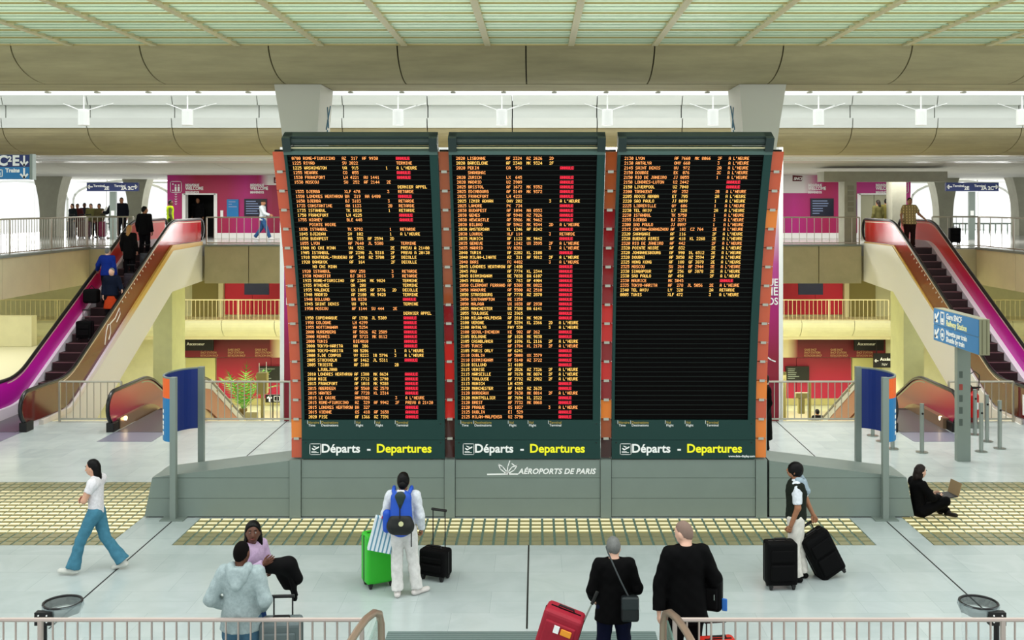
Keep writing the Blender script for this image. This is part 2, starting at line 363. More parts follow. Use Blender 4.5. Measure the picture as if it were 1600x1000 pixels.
# ---- columns with flared heads
def flared(name, x0, x1, y0, y1, zb, zt, fx0, fx1, fy, m, label, n=10, power=2.2, start=.45):
    mb = MB(); L = []
    for k in range(n+1):
        t = k/n; z = zb+(zt-zb)*t; f = max(0, (t-start)/(1-start))**power
        L.append([(x0-fx0*f, y0-fy*f*.2, z), (x1+fx1*f, y0-fy*f*.2, z), (x1+fx1*f, y1+fy*f, z), (x0-fx0*f, y1+fy*f, z)])
    vs = [v for l in L for v in l]; fs = [(0,3,2,1), (4*n, 4*n+1, 4*n+2, 4*n+3)]
    for k in range(n):
        for q in range(4): fs.append((4*k+q, 4*k+(q+1) % 4, 4*k+4+(q+1) % 4, 4*k+4+q))
    mb.add(vs, fs); return S(obj(name, mb, m), label, 'column')
cl = flared('column_west', -4.62, -4.26, 20.0, 21.15, 0, 7.73, .38, .17, .05, M_offw, 'off white column with flared head behind the leftmost board', start=.55, power=1.6)
cr = flared('column_east', 4.26, 4.62, 20.0, 21.15, 0, 7.73, .17, .38, .05, M_offw, 'off white column with flared head behind the rightmost board', start=.55, power=1.6)
# painted marks on the inner sides of the columns
def fx(z): return .17*max(0, (z/7.73-.55)/.45)**1.6
for (c, x, sgn) in ((cl, -4.26, 1), (cr, 4.26, -1)):
    mb = MB()
    for (a, b) in (((20.75, 7.35), (21.0, 6.95)), ((21.02, 7.4), (20.78, 6.9)), ((20.86, 7.1), (20.84, 6.95)), ((20.4, 6.75), (20.75, 6.78)), ((20.9, 6.75), (20.9, 6.9))):
        mb.tube([(x+sgn*fx(a[1]), a[0], a[1]), (x+sgn*fx(b[1]), b[0], b[1])], .02, 6)
    obj('painted_mark', mb, mat('faded_blue_mark', '#4f7c94', .7), c)
# ---- floor of the void, far station levels
M_yw = mat('yellow_green_wall', '#dcdcb8', .8, noise=.1, nscale=2); M_beige = mat('beige_wall', '#ded8b4', .8)
S(obj('floor_station_level', MB().box(-26, 26, 25.8, 60, -4.9, -4.5), mat('station_floor', '#dedabc', .4)), 'pale yellow floor of the lower station level', 'floor')
S(obj('wall_void_front', MB().box(-26, 26, 25.4, 25.6, -4.9, -.02), M_beige), 'beige wall of the void below the hall floor', 'wall')
# main level deck on the far side of the void
S(obj('floor_far_main_level', MB().box(-26, 26, 47.05, 60, -.85, 0), M_beige), 'main level floor beyond the void', 'floor')
b4 = beam('curved yellowish concrete edge beam on the far side of the void', [-14.2+k*2.4 for k in range(-5, 17)], [(46.55, -.03), (46.55, -.12)]+quarter(46.55, -.12, 47.9, -.88, 10), mat('yellow_lit_concrete', '#d8d8b6', .8, noise=.1, nscale=1.5))  # yellowish station light put into the concrete colour
obj('edge_cap', MB().box(-26, 26, 46.6, 47.2, -.06, 0.0), M_beige, b4)
S(obj('wall_station_back', MB().box(-26, 26, 49.0, 49.2, -4.5, -.85), M_yw), 'yellowish back wall of the lower station level', 'wall')
S(obj('wall_main_back', MB().box(-26, 26, 49.0, 49.2, 0, 2.6), M_yw), 'yellowish back wall of the main level beyond the void', 'wall')
S(obj('wall_west', MB().box(-27.2, -27, 25, 49, -4.5, 2.6), mat('yellow_side_wall', '#dedaa6', .8)), 'yellow side wall beneath the left gallery', 'wall')
S(obj('wall_east', MB().box(27, 27.2, 25, 49, -4.5, 2.6), mat('yellow_side_wall2', '#dedaa6', .8)), 'yellow side wall beneath the right gallery', 'wall')
for sgn, nm in ((-1, 'left'), (1, 'right')):
    S(obj('floor_side', MB().box(*sorted((sgn*26.9, sgn*15.3)), 25.4, 39, -.35, 0), mat('pale_side_floor', '#d4d4c0', .4)), 'pale strip of floor running back beside the %s rising escalator' % nm, 'floor')
    pr = S(bpy.data.objects.new('parapet', None), 'pale concrete parapet at the end of the %s side floor' % nm, 'parapet'); COL.objects.link(pr)
    for a, b in ((26.9, 24.2), (24.18, 21.5), (21.48, 18.9)): obj('concrete_panel', MB().box(*sorted((sgn*a, sgn*b)), 38.6, 39, 0, 1.15), mat('pale_yellow_concrete', '#d2d0ae', .8, noise=.1, nscale=1.5), pr, bevel=.015, seg=1)
# ---- upper decks
M_updeck = mat('upper_floor_polished', '#a9aaa6', .16)
up = S(obj('floor_upper_level', MB().box(-26, 26, 37.15, 62, 3.5, 3.9), M_updeck), 'polished grey floor of the upper gallery', 'floor')
obj('deck_underside', MB().box(-26, 26, 37.15, 49.2, 2.6, 3.5), M_deckc, up)
for sgn in (-1, 1):
    obj('side_deck', MB().box(*sorted((sgn*15.2, sgn*26)), 16, 37.15, 3.5, 3.9), M_updeck, up)
    obj('side_deck_underside', MB().box(*sorted((sgn*15.3, sgn*26)), 16, 37.15, 2.72, 3.5), M_deckc, up)
# concrete parapet panels along the deck edges
xe = [-13.35, -11.85, -10.25, -7.9, -5.5, -3, 0, 3, 5.5, 7.9, 10.3, 11.85, 13.35]
for i in range(len(xe)-1):
    if i in (0, len(xe)-2): continue
    obj('edge_panel', MB().box(xe[i]+.012, xe[i+1]-.012, 36.9, 37.15, 2.52, 3.86), M_deckc, up, bevel=.01, seg=1)
for sgn in (-1, 1):
    yl = [16, 18.5, 21, 23.6, 26.2, 28.8, 31.6, 34.4]
    for i in range(len(yl)-1):
        obj('edge_panel', MB().box(*sorted((sgn*14.9, sgn*15.3)), yl[i]+.008, yl[i+1]-.008, 2.7, 3.88), mat('sunlit_gallery_concrete', '#d2caa6', .85, noise=.1, nscale=1.2), up)  # paler copy of the deck concrete, daylight put into the colour
    obj('edge_panel', MB().box(*sorted((sgn*13.45, sgn*15.3)), 34.42, 34.7, 2.75, 3.86), M_deckc, up)
    obj('corner_deck', MB().box(*sorted((sgn*13.45, sgn*15.3)), 34.7, 37.15, 2.75, 3.9), M_updeck, up)
    obj('edge_trim', MB().box(*sorted((sgn*14.86, sgn*15.32)), 16, 34.4, 3.86, 3.93), M_greyp, up)
obj('edge_trim', MB().box(-11.85, 11.85, 36.87, 37.2, 3.86, 3.92), M_greyp, up)
# piers under the deck, greenish station light put into their colour
for sgn, nm in ((-1, 'left'), (1, 'right')):
    S(obj('pier', MB().box(*((-14.1, -13.4) if sgn < 0 else (13.75, 14.5)), 38, 39.4, -4.5, 2.62), mat('greenish_pier', '#d6dcb0', .8, noise=.1, nscale=2)), 'tall pale green pier under the upper deck beside the %s escalators' % nm, 'pier')
# upper gallery columns and windows
fc = [(-22.43, -21.68, 46.5, 'broad concrete column with flared head left of the waiting group'), (-20.6, -19.95, 52, 'concrete column with flared head behind the two standing men at left'),
      (19.6, 20.26, 49.5, 'concrete column with flared head right of the far lift'), (22.75, 24.0, 48, 'concrete column with flared head at the right edge of the upper gallery')]
for (a, b, y, l) in fc: flared('gallery_column', a, b, y, y+.8, 3.9, 6.66, .32, .32, .1, M_conc3, l, start=.25)
def arch_window(name, x0, x1, y, zb, zt, label):
    f = S(bpy.data.objects.new(name, None), label, 'window'); COL.objects.link(f); c = (x0+x1)/2; hw = (x1-x0)/2
    mo = MB(); L = []
    for k in range(13):
        a = math.pi*k/12; L.append((c-hw*math.cos(a), zt-1.0+1.0*math.sin(a)))
    outer = [(x0, zb)]+L+[(x1, zb)]
    for i in range(len(outer)-1):
        (ax, az), (bx, bz) = outer[i], outer[i+1]
        d = Vector((bx-ax, bz-az)); d.normalize(); nrm = Vector((d.y, -d.x))*.12
        mo.prism([(ax, az), (bx, bz), (bx+nrm.x, bz+nrm.y), (ax+nrm.x, az+nrm.y)], y-.1, y+.2, 'Y')
    obj('window_frame', mo, M_white, f)
    g = bpy.data.materials.get('window_glass')
    if g is None:
        g = bpy.data.materials.new('window_glass'); g.use_nodes = True; nt = g.node_tree; p = nt.nodes['Principled BSDF']; p.inputs['Roughness'].default_value = .05; p.inputs['Base Color'].default_value = (.9, .95, .95, 1)
        t = nt.nodes.new('ShaderNodeBsdfTransparent'); mx = nt.nodes.new('ShaderNodeMixShader'); mx.inputs[0].default_value = .92
        nt.links.new(p.outputs[0], mx.inputs[1]); nt.links.new(t.outputs[0], mx.inputs[2]); nt.links.new(mx.outputs[0], nt.nodes['Material Output'].inputs[0])
    n = 3
    for k in range(n):
        a = x0+(x1-x0)*k/n; b = x0+(x1-x0)*(k+1)/n
        obj('pane', MB().box(a+.02, b-.02, y+.04, y+.06, zb, zt-.05), g, f)
        if k: obj('window_bar', MB().box(a-.02, a+.02, y, y+.08, zb, zt), M_white, f)
    return f
wins = [(-30, -24.5, 'arched window at the far left of the upper gallery'), (-24.3, -19.0, 'wide bright arched window behind the waiting group'), (-18.8, -15.6, 'bright arched window between column and magenta lift wall at left'),
        (16.3, 19.5, 'bright arched window between magenta lift wall and column at right'), (19.8, 25.2, 'wide bright arched window behind the right signpost'), (25.4, 30, 'arched window at the far right of the upper gallery')]
for i, (a, b, l) in enumerate(wins): arch_window('window_%d' % (i+1), a, b, 54, 3.9, 6.64, l)
# low radiator rail along the windows
for (a, b, l) in ((-24, -19, 'low perforated heater rail under the left windows'), (19.5, 25, 'low perforated heater rail under the right windows')):
    t = thing('heater_rail', l, 'heater', ((a+b)/2, 53.2, 3.9)); w_ = (b-a)/2
    obj('rail', MB().box(-w_, w_, -.05, .05, .42, .5), M_greyp, t)
    me = None
    for k in range(18):
        o = MB().box(-.03, .03, -.04, .04, 0, .42)
        if me is None: me = o.mesh('foot'); fixn(me); me.materials.append(M_greyp)
        link('foot', me, None, t, (-w_+.1+(2*w_-.2)*k/17, 0, 0))

# ---- magenta lift walls
M_pinkL = grad('magenta_wall_left', 0, [(0, '#b00a78'), (1.3, '#9a0a32'), (2.6, '#a60d4a'), (3.4, '#b31273'), (4.6, '#8d0a38'), (7, '#a00a50')], .45)
M_pinkR = grad('magenta_wall_right', 0, [(0, '#8a0a2e'), (1.2, '#7d0a26'), (2.8, '#b3127a'), (4.2, '#a80a4c'), (5.8, '#ab0f74')], .45)
M_wht_pk = grad('white_to_magenta_band', 0, [(0, '#d9d6d4'), (.8, '#dcd7d6'), (1.25, '#b02a74'), (1.4, '#a60d4a')], .45)
M_wht_pk2 = grad('magenta_to_white_band', 0, [(0, '#a60d4a'), (.3, '#b02a74'), (1.0, '#d8d4d0'), (2.6, '#dcd7d6')], .45)
def lift(name, X0, X1, door0, door1, mwall, label, doormat):
    Y = 44.4
    t = thing(name, label, 'lift wall', (X0, Y, 3.9), kind='structure')
    wd = X1-X0; d0, d1 = door0-X0, door1-X0; H = 2.82; dh = 1.88
    obj('wall_panel', MB().box(0, d0, 0, .2, .22, H), mwall, t); obj('wall_panel', MB().box(d1, wd, 0, .2, .22, H), mwall, t)
    obj('wall_panel', MB().box(d0, d1, 0, .2, dh, H), mwall, t)
    obj('plinth', MB().box(0, d0-.05, -.02, .2, 0, .22), M_white, t); obj('plinth', MB().box(d1+.05, wd, -.02, .2, 0, .22), M_white, t)
    for x in (d0, d1): obj('door_jamb', MB().box(x-.07, x+.07, -.05, .3, 0, dh+.05), M_white, t)
    obj('door_head', MB().box(d0, d1, -.05, .3, dh, dh+.06), M_white, t)
    obj('roof', MB().box(-.05, wd+.05, -.05, 3.5, H, H+.05), M_black, t)
    obj('side_wall', MB().box(0, .1, .2, 3.4, 0, H), M_white, t); obj('side_wall', MB().box(wd-.1, wd, .2, 3.4, 0, H), M_white, t)
    obj('cabin_back', MB().box(d0-.4, d1+.4, 2.2, 2.3, 0, H), doormat, t)
    for x in (d0-.4, d1+.3): obj('cabin_side', MB().box(x, x+.1, .3, 2.2, 0, H), doormat, t)
    obj('cabin_ceiling', MB().box(d0-.4, d1+.4, .3, 2.2, dh+.1, dh+.15), doormat, t)
    return t
LL = lift('lift_wall', -15.88, -8.5, -15.15, -13.78, M_pinkL, 'magenta lift wall with open dark lift and BIENVENUE lettering at left', mat('dark_cabin', '#1a1a14', .5))
LR = lift('lift_wall', 8.5, 16.35, 14.1, 15.5, M_pinkR, 'magenta lift wall with closed steel lift door at right', mat('lift_olive_steel', '#9b9a80', .4, metal=.3))
obj('lift_door', MB().box(14.17-8.5, 14.79-8.5, .1, .14, 0, 1.88), mat('lift_olive_steel', '#9b9a80', .4, metal=.3), LR); obj('lift_door', MB().box(14.81-8.5, 15.43-8.5, .1, .14, 0, 1.88), MATS['lift_olive_steel'], LR)
obj('white_band', MB().box(3.9, 7.2, -.012, -.001, 2.3, 2.8), M_wht_pk2, LL, loc=(0,0,0))
MATS['magenta_to_white_band'].node_tree.nodes['Map Range'].inputs[1].default_value = 3.9; MATS['magenta_to_white_band'].node_tree.nodes['Map Range'].inputs[2].default_value = 5.2
obj('white_band', MB().box(1.9, 4.1, -.012, -.001, 1.95, 2.8), M_wht_pk, LR)
MATS['white_to_magenta_band'].node_tree.nodes['Map Range'].inputs[1].default_value = 2.0; MATS['white_to_magenta_band'].node_tree.nodes['Map Range'].inputs[2].default_value = 4.1
def welcome(t, x, z, s=1.0):
    for i, (b, sz) in enumerate((('BIENVENUE', .16), ('WELCOME', .2), ('BIENVENIDOS', .135))):
        text('lettering', b, sz*s, (x, -.02, z-i*.15*s), M_wtxt, t, bold=.004, sx=(.72, .80, .70)[i])
def liftsign(t, x, z):
    m = MB(); pts = []; X0, Z0 = x, z; x = z = 0
    for cx, cz, a0 in ((.26, .26, 0), (-.26, .26, 90), (-.26, -.26, 180), (.26, -.26, 270)):
        for k in range(5):
            a = R(a0+k*22.5); pts.append((x+cx+.1*math.cos(a), z+cz+.1*math.sin(a)))
    m.ribbon(pts, .035, -.015, closed=True)
    for dx in (-.02, .18):
        m.box(x+dx-.06, x+dx+.06, -.02, -.012, z-.3, z+.02); m.cyl((x+dx, -.016), .001, 0, .001)
        m.prism([(x+dx+.06*math.cos(R(a)), z+.11+.06*math.sin(R(a))) for a in range(0, 360, 45)], -.02, -.012, 'Y')
    m.prism([(x-.26, z-.2), (x-.14, z-.2), (x-.2, z-.3)], -.02, -.012, 'Y'); m.prism([(x-.26, z+.15), (x-.14, z+.15), (x-.2, z+.26)], -.02, -.012, 'Y')
    for k in range(5): m.ribbon([(x-.06, z-.46-k*.16), (x, z-.52-k*.16), (x+.06, z-.46-k*.16)], .035, -.015)
    m.v = [(X0+a*.66, b, Z0+c_*.66) for a, b, c_ in m.v]; obj('lift_symbol', m, M_wtxt, t)
def screen(t, x0, x1, z0, z1, mm, rows_=6, name='info_screen'):
    o = obj(name, MB().box(x0, x1, -.06, 0, z0, z1), mm, t); m = MB(); h = (z1-z0)
    for k in range(rows_):
        z = z1-h*(.14+.14*k); m.box(x0+.08, x0+.08+(x1-x0)*random.uniform(.25, .75), -.066, -.061, z-.018, z+.018)
    obj('screen_text', m, mat('screen_text', '#8ea0c8', .6), o); return o
M_scr = mat('dark_screen', '#14172c', .3)
welcome(LL, .79, 2.24); welcome(LL, 3.6, 2.24); liftsign(LL, .38, 2.22)
screen(LL, 3.35, 4.32, .95, 1.7, M_scr); screen(LL, 2.6, 3.1, .92, 1.68, mat('blue_poster', '#1a78b8', .4), 3, 'blue_poster')
obj('call_button', MB().box(2.31, 2.43, -.03, 0, .93, 1.2), M_white, LL)
welcome(LR, 3.4, 2.24); welcome(LR, 6.33, 2.24); liftsign(LR, 7.5, 2.2)
screen(LR, 3.5, 4.5, .95, 1.72, M_scr); obj('blue_poster', MB().box(5.25, 5.5, -.03, 0, .95, 1.7), mat('blue_poster', '#1a78b8', .4), LR)
obj('call_button', MB().box(7.25, 7.36, -.03, 0, .93, 1.2), M_white, LR)
def snoble(t, x, y, z, s):
    o = obj('logo_plate', MB().prism([(x-.28*s, z-.14*s), (x+.2*s, z-.14*s), (x+.3*s, z+.08*s), (x+.2*s, z+.14*s), (x-.28*s, z+.18*s)], y-.02, y, 'Y'), mat('logo_maroon', '#5a0d18', .5), t)
    text('logo_lettering', 'SNCF', .2*s, (x-.22*s, y-.024, z-.07*s), M_wtxt, t, bold=.006, shear=.2)
snoble(LR, 2.95, -.012, 2.58, .8); snoble(LL, 4.85, -.012, 2.5, .8)
# concrete portal in front of the right lift
pt = S(bpy.data.objects.new('portal', None), 'grey concrete lintel on a slim pier in front of the right lift', 'portal'); COL.objects.link(pt)
obj('lintel', MB().box(10.6, 15.1, 37.3, 38.2, 6.2, 6.57), M_conc3, pt); obj('pier', MB().box(11.36, 11.8, 37.35, 38.1, 3.9, 6.2), M_conc3, pt)
for k in range(5): obj('pier_panel', MB().box(11.48, 11.7, 37.33, 37.36, 5.1+k*.2, 5.26+k*.2), mat('pier_panel_grey', '#8b8a78', .7), pt)
obj('far_pier', MB().box(14.2, 14.75, 40.5, 41.2, 3.9, 6.6), M_conc3, pt)
# lift tower in the middle of the hall, its magenta banners showing beside the boards
M_ban = grad('white_to_magenta_banner', 2, [(0, '#8a0a24'), (1.6, '#8f0a2e'), (2.9, '#b00d74'), (3.9, '#b3448f'), (5.2, '#d8cdd0'), (6.8, '#e2e2dc')], .5)
tw = S(bpy.data.objects.new('lift_tower', None), 'central lift tower with magenta banners beside the departure boards', 'tower'); COL.objects.link(tw)
obj('tower_wall', MB().box(-5.9, 5.9, 25.5, 27.5, 0, 6.8), M_white, tw)
for sgn in (-1, 1):
    obj('banner', MB().box(*sorted((sgn*4.6, sgn*6.14)), 25.42, 25.5, 0, 6.8), M_ban, tw); obj('white_edge', MB().box(*sorted((sgn*6.14, sgn*6.24)), 25.4, 25.6, 0, 6.8), M_white, tw)
for i, b in enumerate(('BIENVENUE', 'WELCOME', 'BIENVENIDOS')):
    text('lettering', b, .29 if i == 1 else .25, (6.12, 25.41, 3.36-i*.235), M_wtxt, tw, align='RIGHT', bold=.004, sx=.85)
    text('lettering', b, .29 if i == 1 else .25, (-6.1, 25.41, 3.36-i*.235), M_wtxt, tw, align='LEFT', bold=.004, sx=.85)
m = MB(); m.ribbon([(5.05+.1*k, 1.55+.07*math.sin(k*1.1)) for k in range(11)], .03, 25.415); obj('bird_mark', m, M_wtxt, tw)

# ---- red station walls, far side
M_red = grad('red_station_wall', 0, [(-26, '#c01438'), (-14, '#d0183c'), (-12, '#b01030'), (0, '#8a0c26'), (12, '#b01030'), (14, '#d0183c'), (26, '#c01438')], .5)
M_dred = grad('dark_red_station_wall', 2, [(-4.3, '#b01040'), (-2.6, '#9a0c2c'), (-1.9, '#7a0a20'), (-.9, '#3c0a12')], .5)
wr = S(bpy.data.objects.new('trim_1', None), 'red cladding panels on the station walls beyond the void', 'cladding'); COL.objects.link(wr)
for sgn in (-1, 1):
    for (a, b) in ((14.75, 13.45), (13.43, 11.9), (11.88, 10.2), (10.18, 8.5)):
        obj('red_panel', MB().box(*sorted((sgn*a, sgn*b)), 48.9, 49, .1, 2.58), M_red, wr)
    obj('pilaster', MB().box(*sorted((sgn*15.0, sgn*14.78)), 48.7, 49, 0, 2.6), M_beige, wr)
    obj('olive_door', MB().box(*sorted((sgn*16.3, sgn*15.02)), 48.85, 49, 0, 2.1), mat('olive_door', '#8d8450', .7), wr)
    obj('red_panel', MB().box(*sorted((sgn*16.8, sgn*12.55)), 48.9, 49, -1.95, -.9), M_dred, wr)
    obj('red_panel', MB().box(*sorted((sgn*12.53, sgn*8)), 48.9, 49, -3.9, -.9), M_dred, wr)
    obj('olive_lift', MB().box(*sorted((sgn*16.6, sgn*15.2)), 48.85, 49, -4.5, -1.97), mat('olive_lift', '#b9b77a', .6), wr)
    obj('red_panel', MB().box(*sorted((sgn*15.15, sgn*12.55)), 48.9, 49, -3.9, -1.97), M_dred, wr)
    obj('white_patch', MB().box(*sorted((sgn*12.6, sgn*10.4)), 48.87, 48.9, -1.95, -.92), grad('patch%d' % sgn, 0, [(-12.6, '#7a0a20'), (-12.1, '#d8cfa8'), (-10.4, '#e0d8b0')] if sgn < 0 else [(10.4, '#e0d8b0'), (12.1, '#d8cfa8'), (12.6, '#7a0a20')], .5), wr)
    o = obj('lift_sign', MB().box(*sorted((sgn*16.55, sgn*15.15)), 48.4, 48.5, -1.55, -1.05), M_black, wr); text('sign_lettering', 'Ascenseur', .2, (min(sgn*16.55, sgn*15.15)+.15, 48.39, -1.3), M_wtxt, wr)
    for k in range(3):
        x = (-15.9+k*1.3) if sgn < 0 else (12.9+k*1.25)
        for i, b in enumerate(('GARE SNCF', 'SNCF STATION', 'ESTACION SNCF')): text('lettering', b, .14, (x, 48.85, -1.62-i*.14), mat('tan_lettering', '#c9a878', .6), wr, sx=.8)
    snoble(wr, sgn*(11.15 if sgn > 0 else 10.9), 48.86, -1.35, .95)
    screen_o = obj('info_screen', MB().box(*sorted((sgn*12.0, sgn*13.1)), 48.7, 48.86, -3.05, -2.35), mat('black_screen', '#101512', .3), wr)
    mm = MB()
    for k in range(6): mm.box(min(sgn*12, sgn*13.1)+.08, min(sgn*12, sgn*13.1)+random.uniform(.4, 1.0), 48.69, 48.7, -2.48-k*.09, -2.45-k*.09)
    obj('screen_text', mm, mat('grey_screen_text', '#8f9a90', .6), wr)
    obj('info_screen', MB().box(*sorted((sgn*11.9, sgn*13.0)), 46.0, 46.1, 1.3, 1.95), M_scr, wr); obj('screen_hanger', MB().box(*sorted((sgn*12.43, sgn*12.47)), 46.03, 46.07, 1.95, 2.6), M_black, wr)
    obj('dado', MB().box(*sorted((sgn*15.1, sgn*8)), 48.85, 48.95, -4.2, -3.9), mat('olive_dado', '#a8a268', .6), wr)

# ================================================================= RAILINGS
def railing(label, a, b, h=1.0, sp=.16, mm=None, r=.012, rt=.025, name='railing', bottom=.08, group=None, posts=0):
    mm = mm or M_rail; a = Vector(a); b = Vector(b); d = b-a; L = d.length; ang = math.atan2(d.y, d.x)
    t = thing(name, label, 'railing', a, ang, group)
    obj('top_rail', MB().tube([(0,0,h), (L,0,h)], rt, 8), mm, t)
    obj('bottom_rail', MB().box(0, L, -.012, .012, bottom-.02, bottom+.02), mm, t)
    n = int(L/sp); me = MB().cyl((0, 0), r, bottom, h, 6).mesh('baluster'); fixn(me); me.materials.append(mm)
    vis = []
    for k in range(n+1): link('baluster', me, None, t, (k*L/max(n, 1), 0, 0))
    k = max(2, int(L/2.4)+1); mp = MB().box(-.022, .022, -.022, .022, 0, h).mesh('post'); fixn(mp); mp.materials.append(mm)
    for i in range(k): link('post', mp, None, t, (i*L/(k-1), 0, 0))
    return t
railing('steel railing along the void between the two left escalators', (X_(96, 25.4), 25.3, 0), (X_(192, 25.4), 25.3, 0))
railing('steel railing along the void right of the left blue curved panel', (X_(312, 25.4), 25.3, 0), (X_(455, 25.4), 25.3, 0))
railing('steel railing along the void left of the right blue curved panel', (X_(1198, 25.4), 25.3, 0), (X_(1355, 25.4), 25.3, 0))
railing('steel railing along the void behind the fire extinguisher', (X_(1480, 25.4), 25.3, 0), (X_(1580, 25.4), 25.3, 0))
railing('steel railing on the left side gallery of the upper level', (-15.05, 24.5, 3.9), (-15.05, 34.5, 3.9), 1.05, .16)
railing('steel railing at the upper corner left of the left escalator', (-15.05, 34.6, 3.9), (-13.5, 34.6, 3.9), 1.05, .16)
railing('steel railing on the upper bridge before the left magenta wall', (-11.8, 37.02, 3.9), (-8, 37.02, 3.9), 1.0, .26)
railing('steel railing on the upper bridge before the right magenta wall', (8, 37.02, 3.9), (11.8, 37.02, 3.9), 1.0, .26)
railing('steel railing on the right side gallery of the upper level', (15.05, 24.5, 3.9), (15.05, 34.5, 3.9), 1.05, .8)
railing('steel railing at the upper corner right of the right escalator', (13.5, 34.6, 3.9), (15.05, 34.6, 3.9), 1.05, .5)
M_railyel = mat('yellowish_railing', '#e4dcb0', .45, metal=.2)
railing('yellowish railing beyond the void before the left red wall', (-16.2, 46.75, 0), (-8, 46.75, 0), 1.0, .19, M_railyel)
railing('yellowish railing beyond the void before the right red wall', (8, 46.75, 0), (16.2, 46.75, 0), 1.0, .19, M_railyel)
railing('yellowish railing beyond the void under the left gallery', (-25, 46.75, 0), (-18.5, 46.75, 0), 1.0, .22, M_railyel)
railing('yellowish railing beyond the void under the right gallery', (17.5, 46.75, 0), (24, 46.75, 0), 1.0, .22, M_railyel)
railing('foreground steel railing left of the stair head', (-8.5, 10.8, 0), (-1.72, 10.8, 0), 1.01, .128, M_railp, .011, .024)
railing('foreground steel railing right of the stair head', (1.58, 10.8, 0), (8.5, 10.8, 0), 1.01, .128, M_railp, .011, .024)
for sgn, l in ((-1, 'thick bent stair handrail at the end of the left foreground railing'), (1, 'thick bent stair handrail beside the hand of the man in black')):
    ox = -.06 if sgn < 0 else .0
    pts = [(1.47, 10.9, 0), (1.47, 10.92, .6), (1.475, 10.92, .92), (1.49, 10.88, 1.04), (1.53, 10.78, 1.09), (1.58, 10.6, 1.1), (1.63, 10.35, 1.08), (1.7, 9.9, 1.03), (1.8, 9.2, .95)]
    t = thing('stair_handrail', l, 'handrail', (0, 0, 0)); obj('handrail_tube', MB().tube([(sgn*x+ox, y, z) for x, y, z in pts], .04, 12), mat('bronze_handrail', '#b9a28e', .3, metal=.7), t, smooth=True)
    obj('inner_panel', MB().box(*sorted((sgn*1.50+ox, sgn*1.52+ox)), 9.6, 10.86, .1, .98), mat('green_tinted_glass', '#8fb5a8', .1, alpha=.35), t)
# ================================================================= DEPARTURE BOARDS
BY0, BZ0 = 17.62, 1.02
FONT = {'0':'3E5149453E','1':'00427F4000','2':'4261514946','3':'2141454B31','4':'1814127F10','5':'2745454539','6':'3C4A494930','7':'0171090503','8':'3649494936','9':'064949291E','A':'7E1111117E','B':'7F49494936','C':'3E41414122','D':'7F4141221C','E':'7F49494941','F':'7F09090901','G':'3E4149497A','H':'7F0808087F','I':'00417F4100','J':'2040413F01','K':'7F08142241','L':'7F40404040','M':'7F020C027F','N':'7F0408107F','O':'3E4141413E','P':'7F09090906','Q':'3E4151215E','R':'7F09192946','S':'4649494931','T':'01017F0101','U':'3F4040403F','V':'1F2040201F','W':'3F4038403F','X':'6314081463','Y':'0708700807','Z':'6151494543','-':'0808080808',':':'0036360000',"'":'0005030000','.':'0060600000'}
CW, PXW, PXH = .0366, .0058, .0076
def led_mesh(items):
    """items = [(column, string)] -> quads on the board face, x from the text origin, z up"""
    m = MB()
    for col, s in items:
        for i, ch in enumerate(s):
            g = FONT.get(ch)
            if not g: continue
            for c in range(5):
                b = int(g[2*c:2*c+2], 16); r = 0
                while r < 7:
                    if b >> r & 1:
                        e = r
                        while e < 7 and b >> e & 1: e += 1
                        x = (col+i)*CW+c*PXW; m.add([(x, 0, -r*PXH), (x+PXW*1.02, 0, -r*PXH), (x+PXW*1.02, 0, -e*PXH+.001), (x, 0, -e*PXH+.001)], [(0, 3, 2, 1)])
                        r = e
                    else: r += 1
    return m
N_, H_, RT, TE, DE = 'ANNULE', "A L'HEURE", 'RETARDE', 'TERMINE', 'DECOLLE'
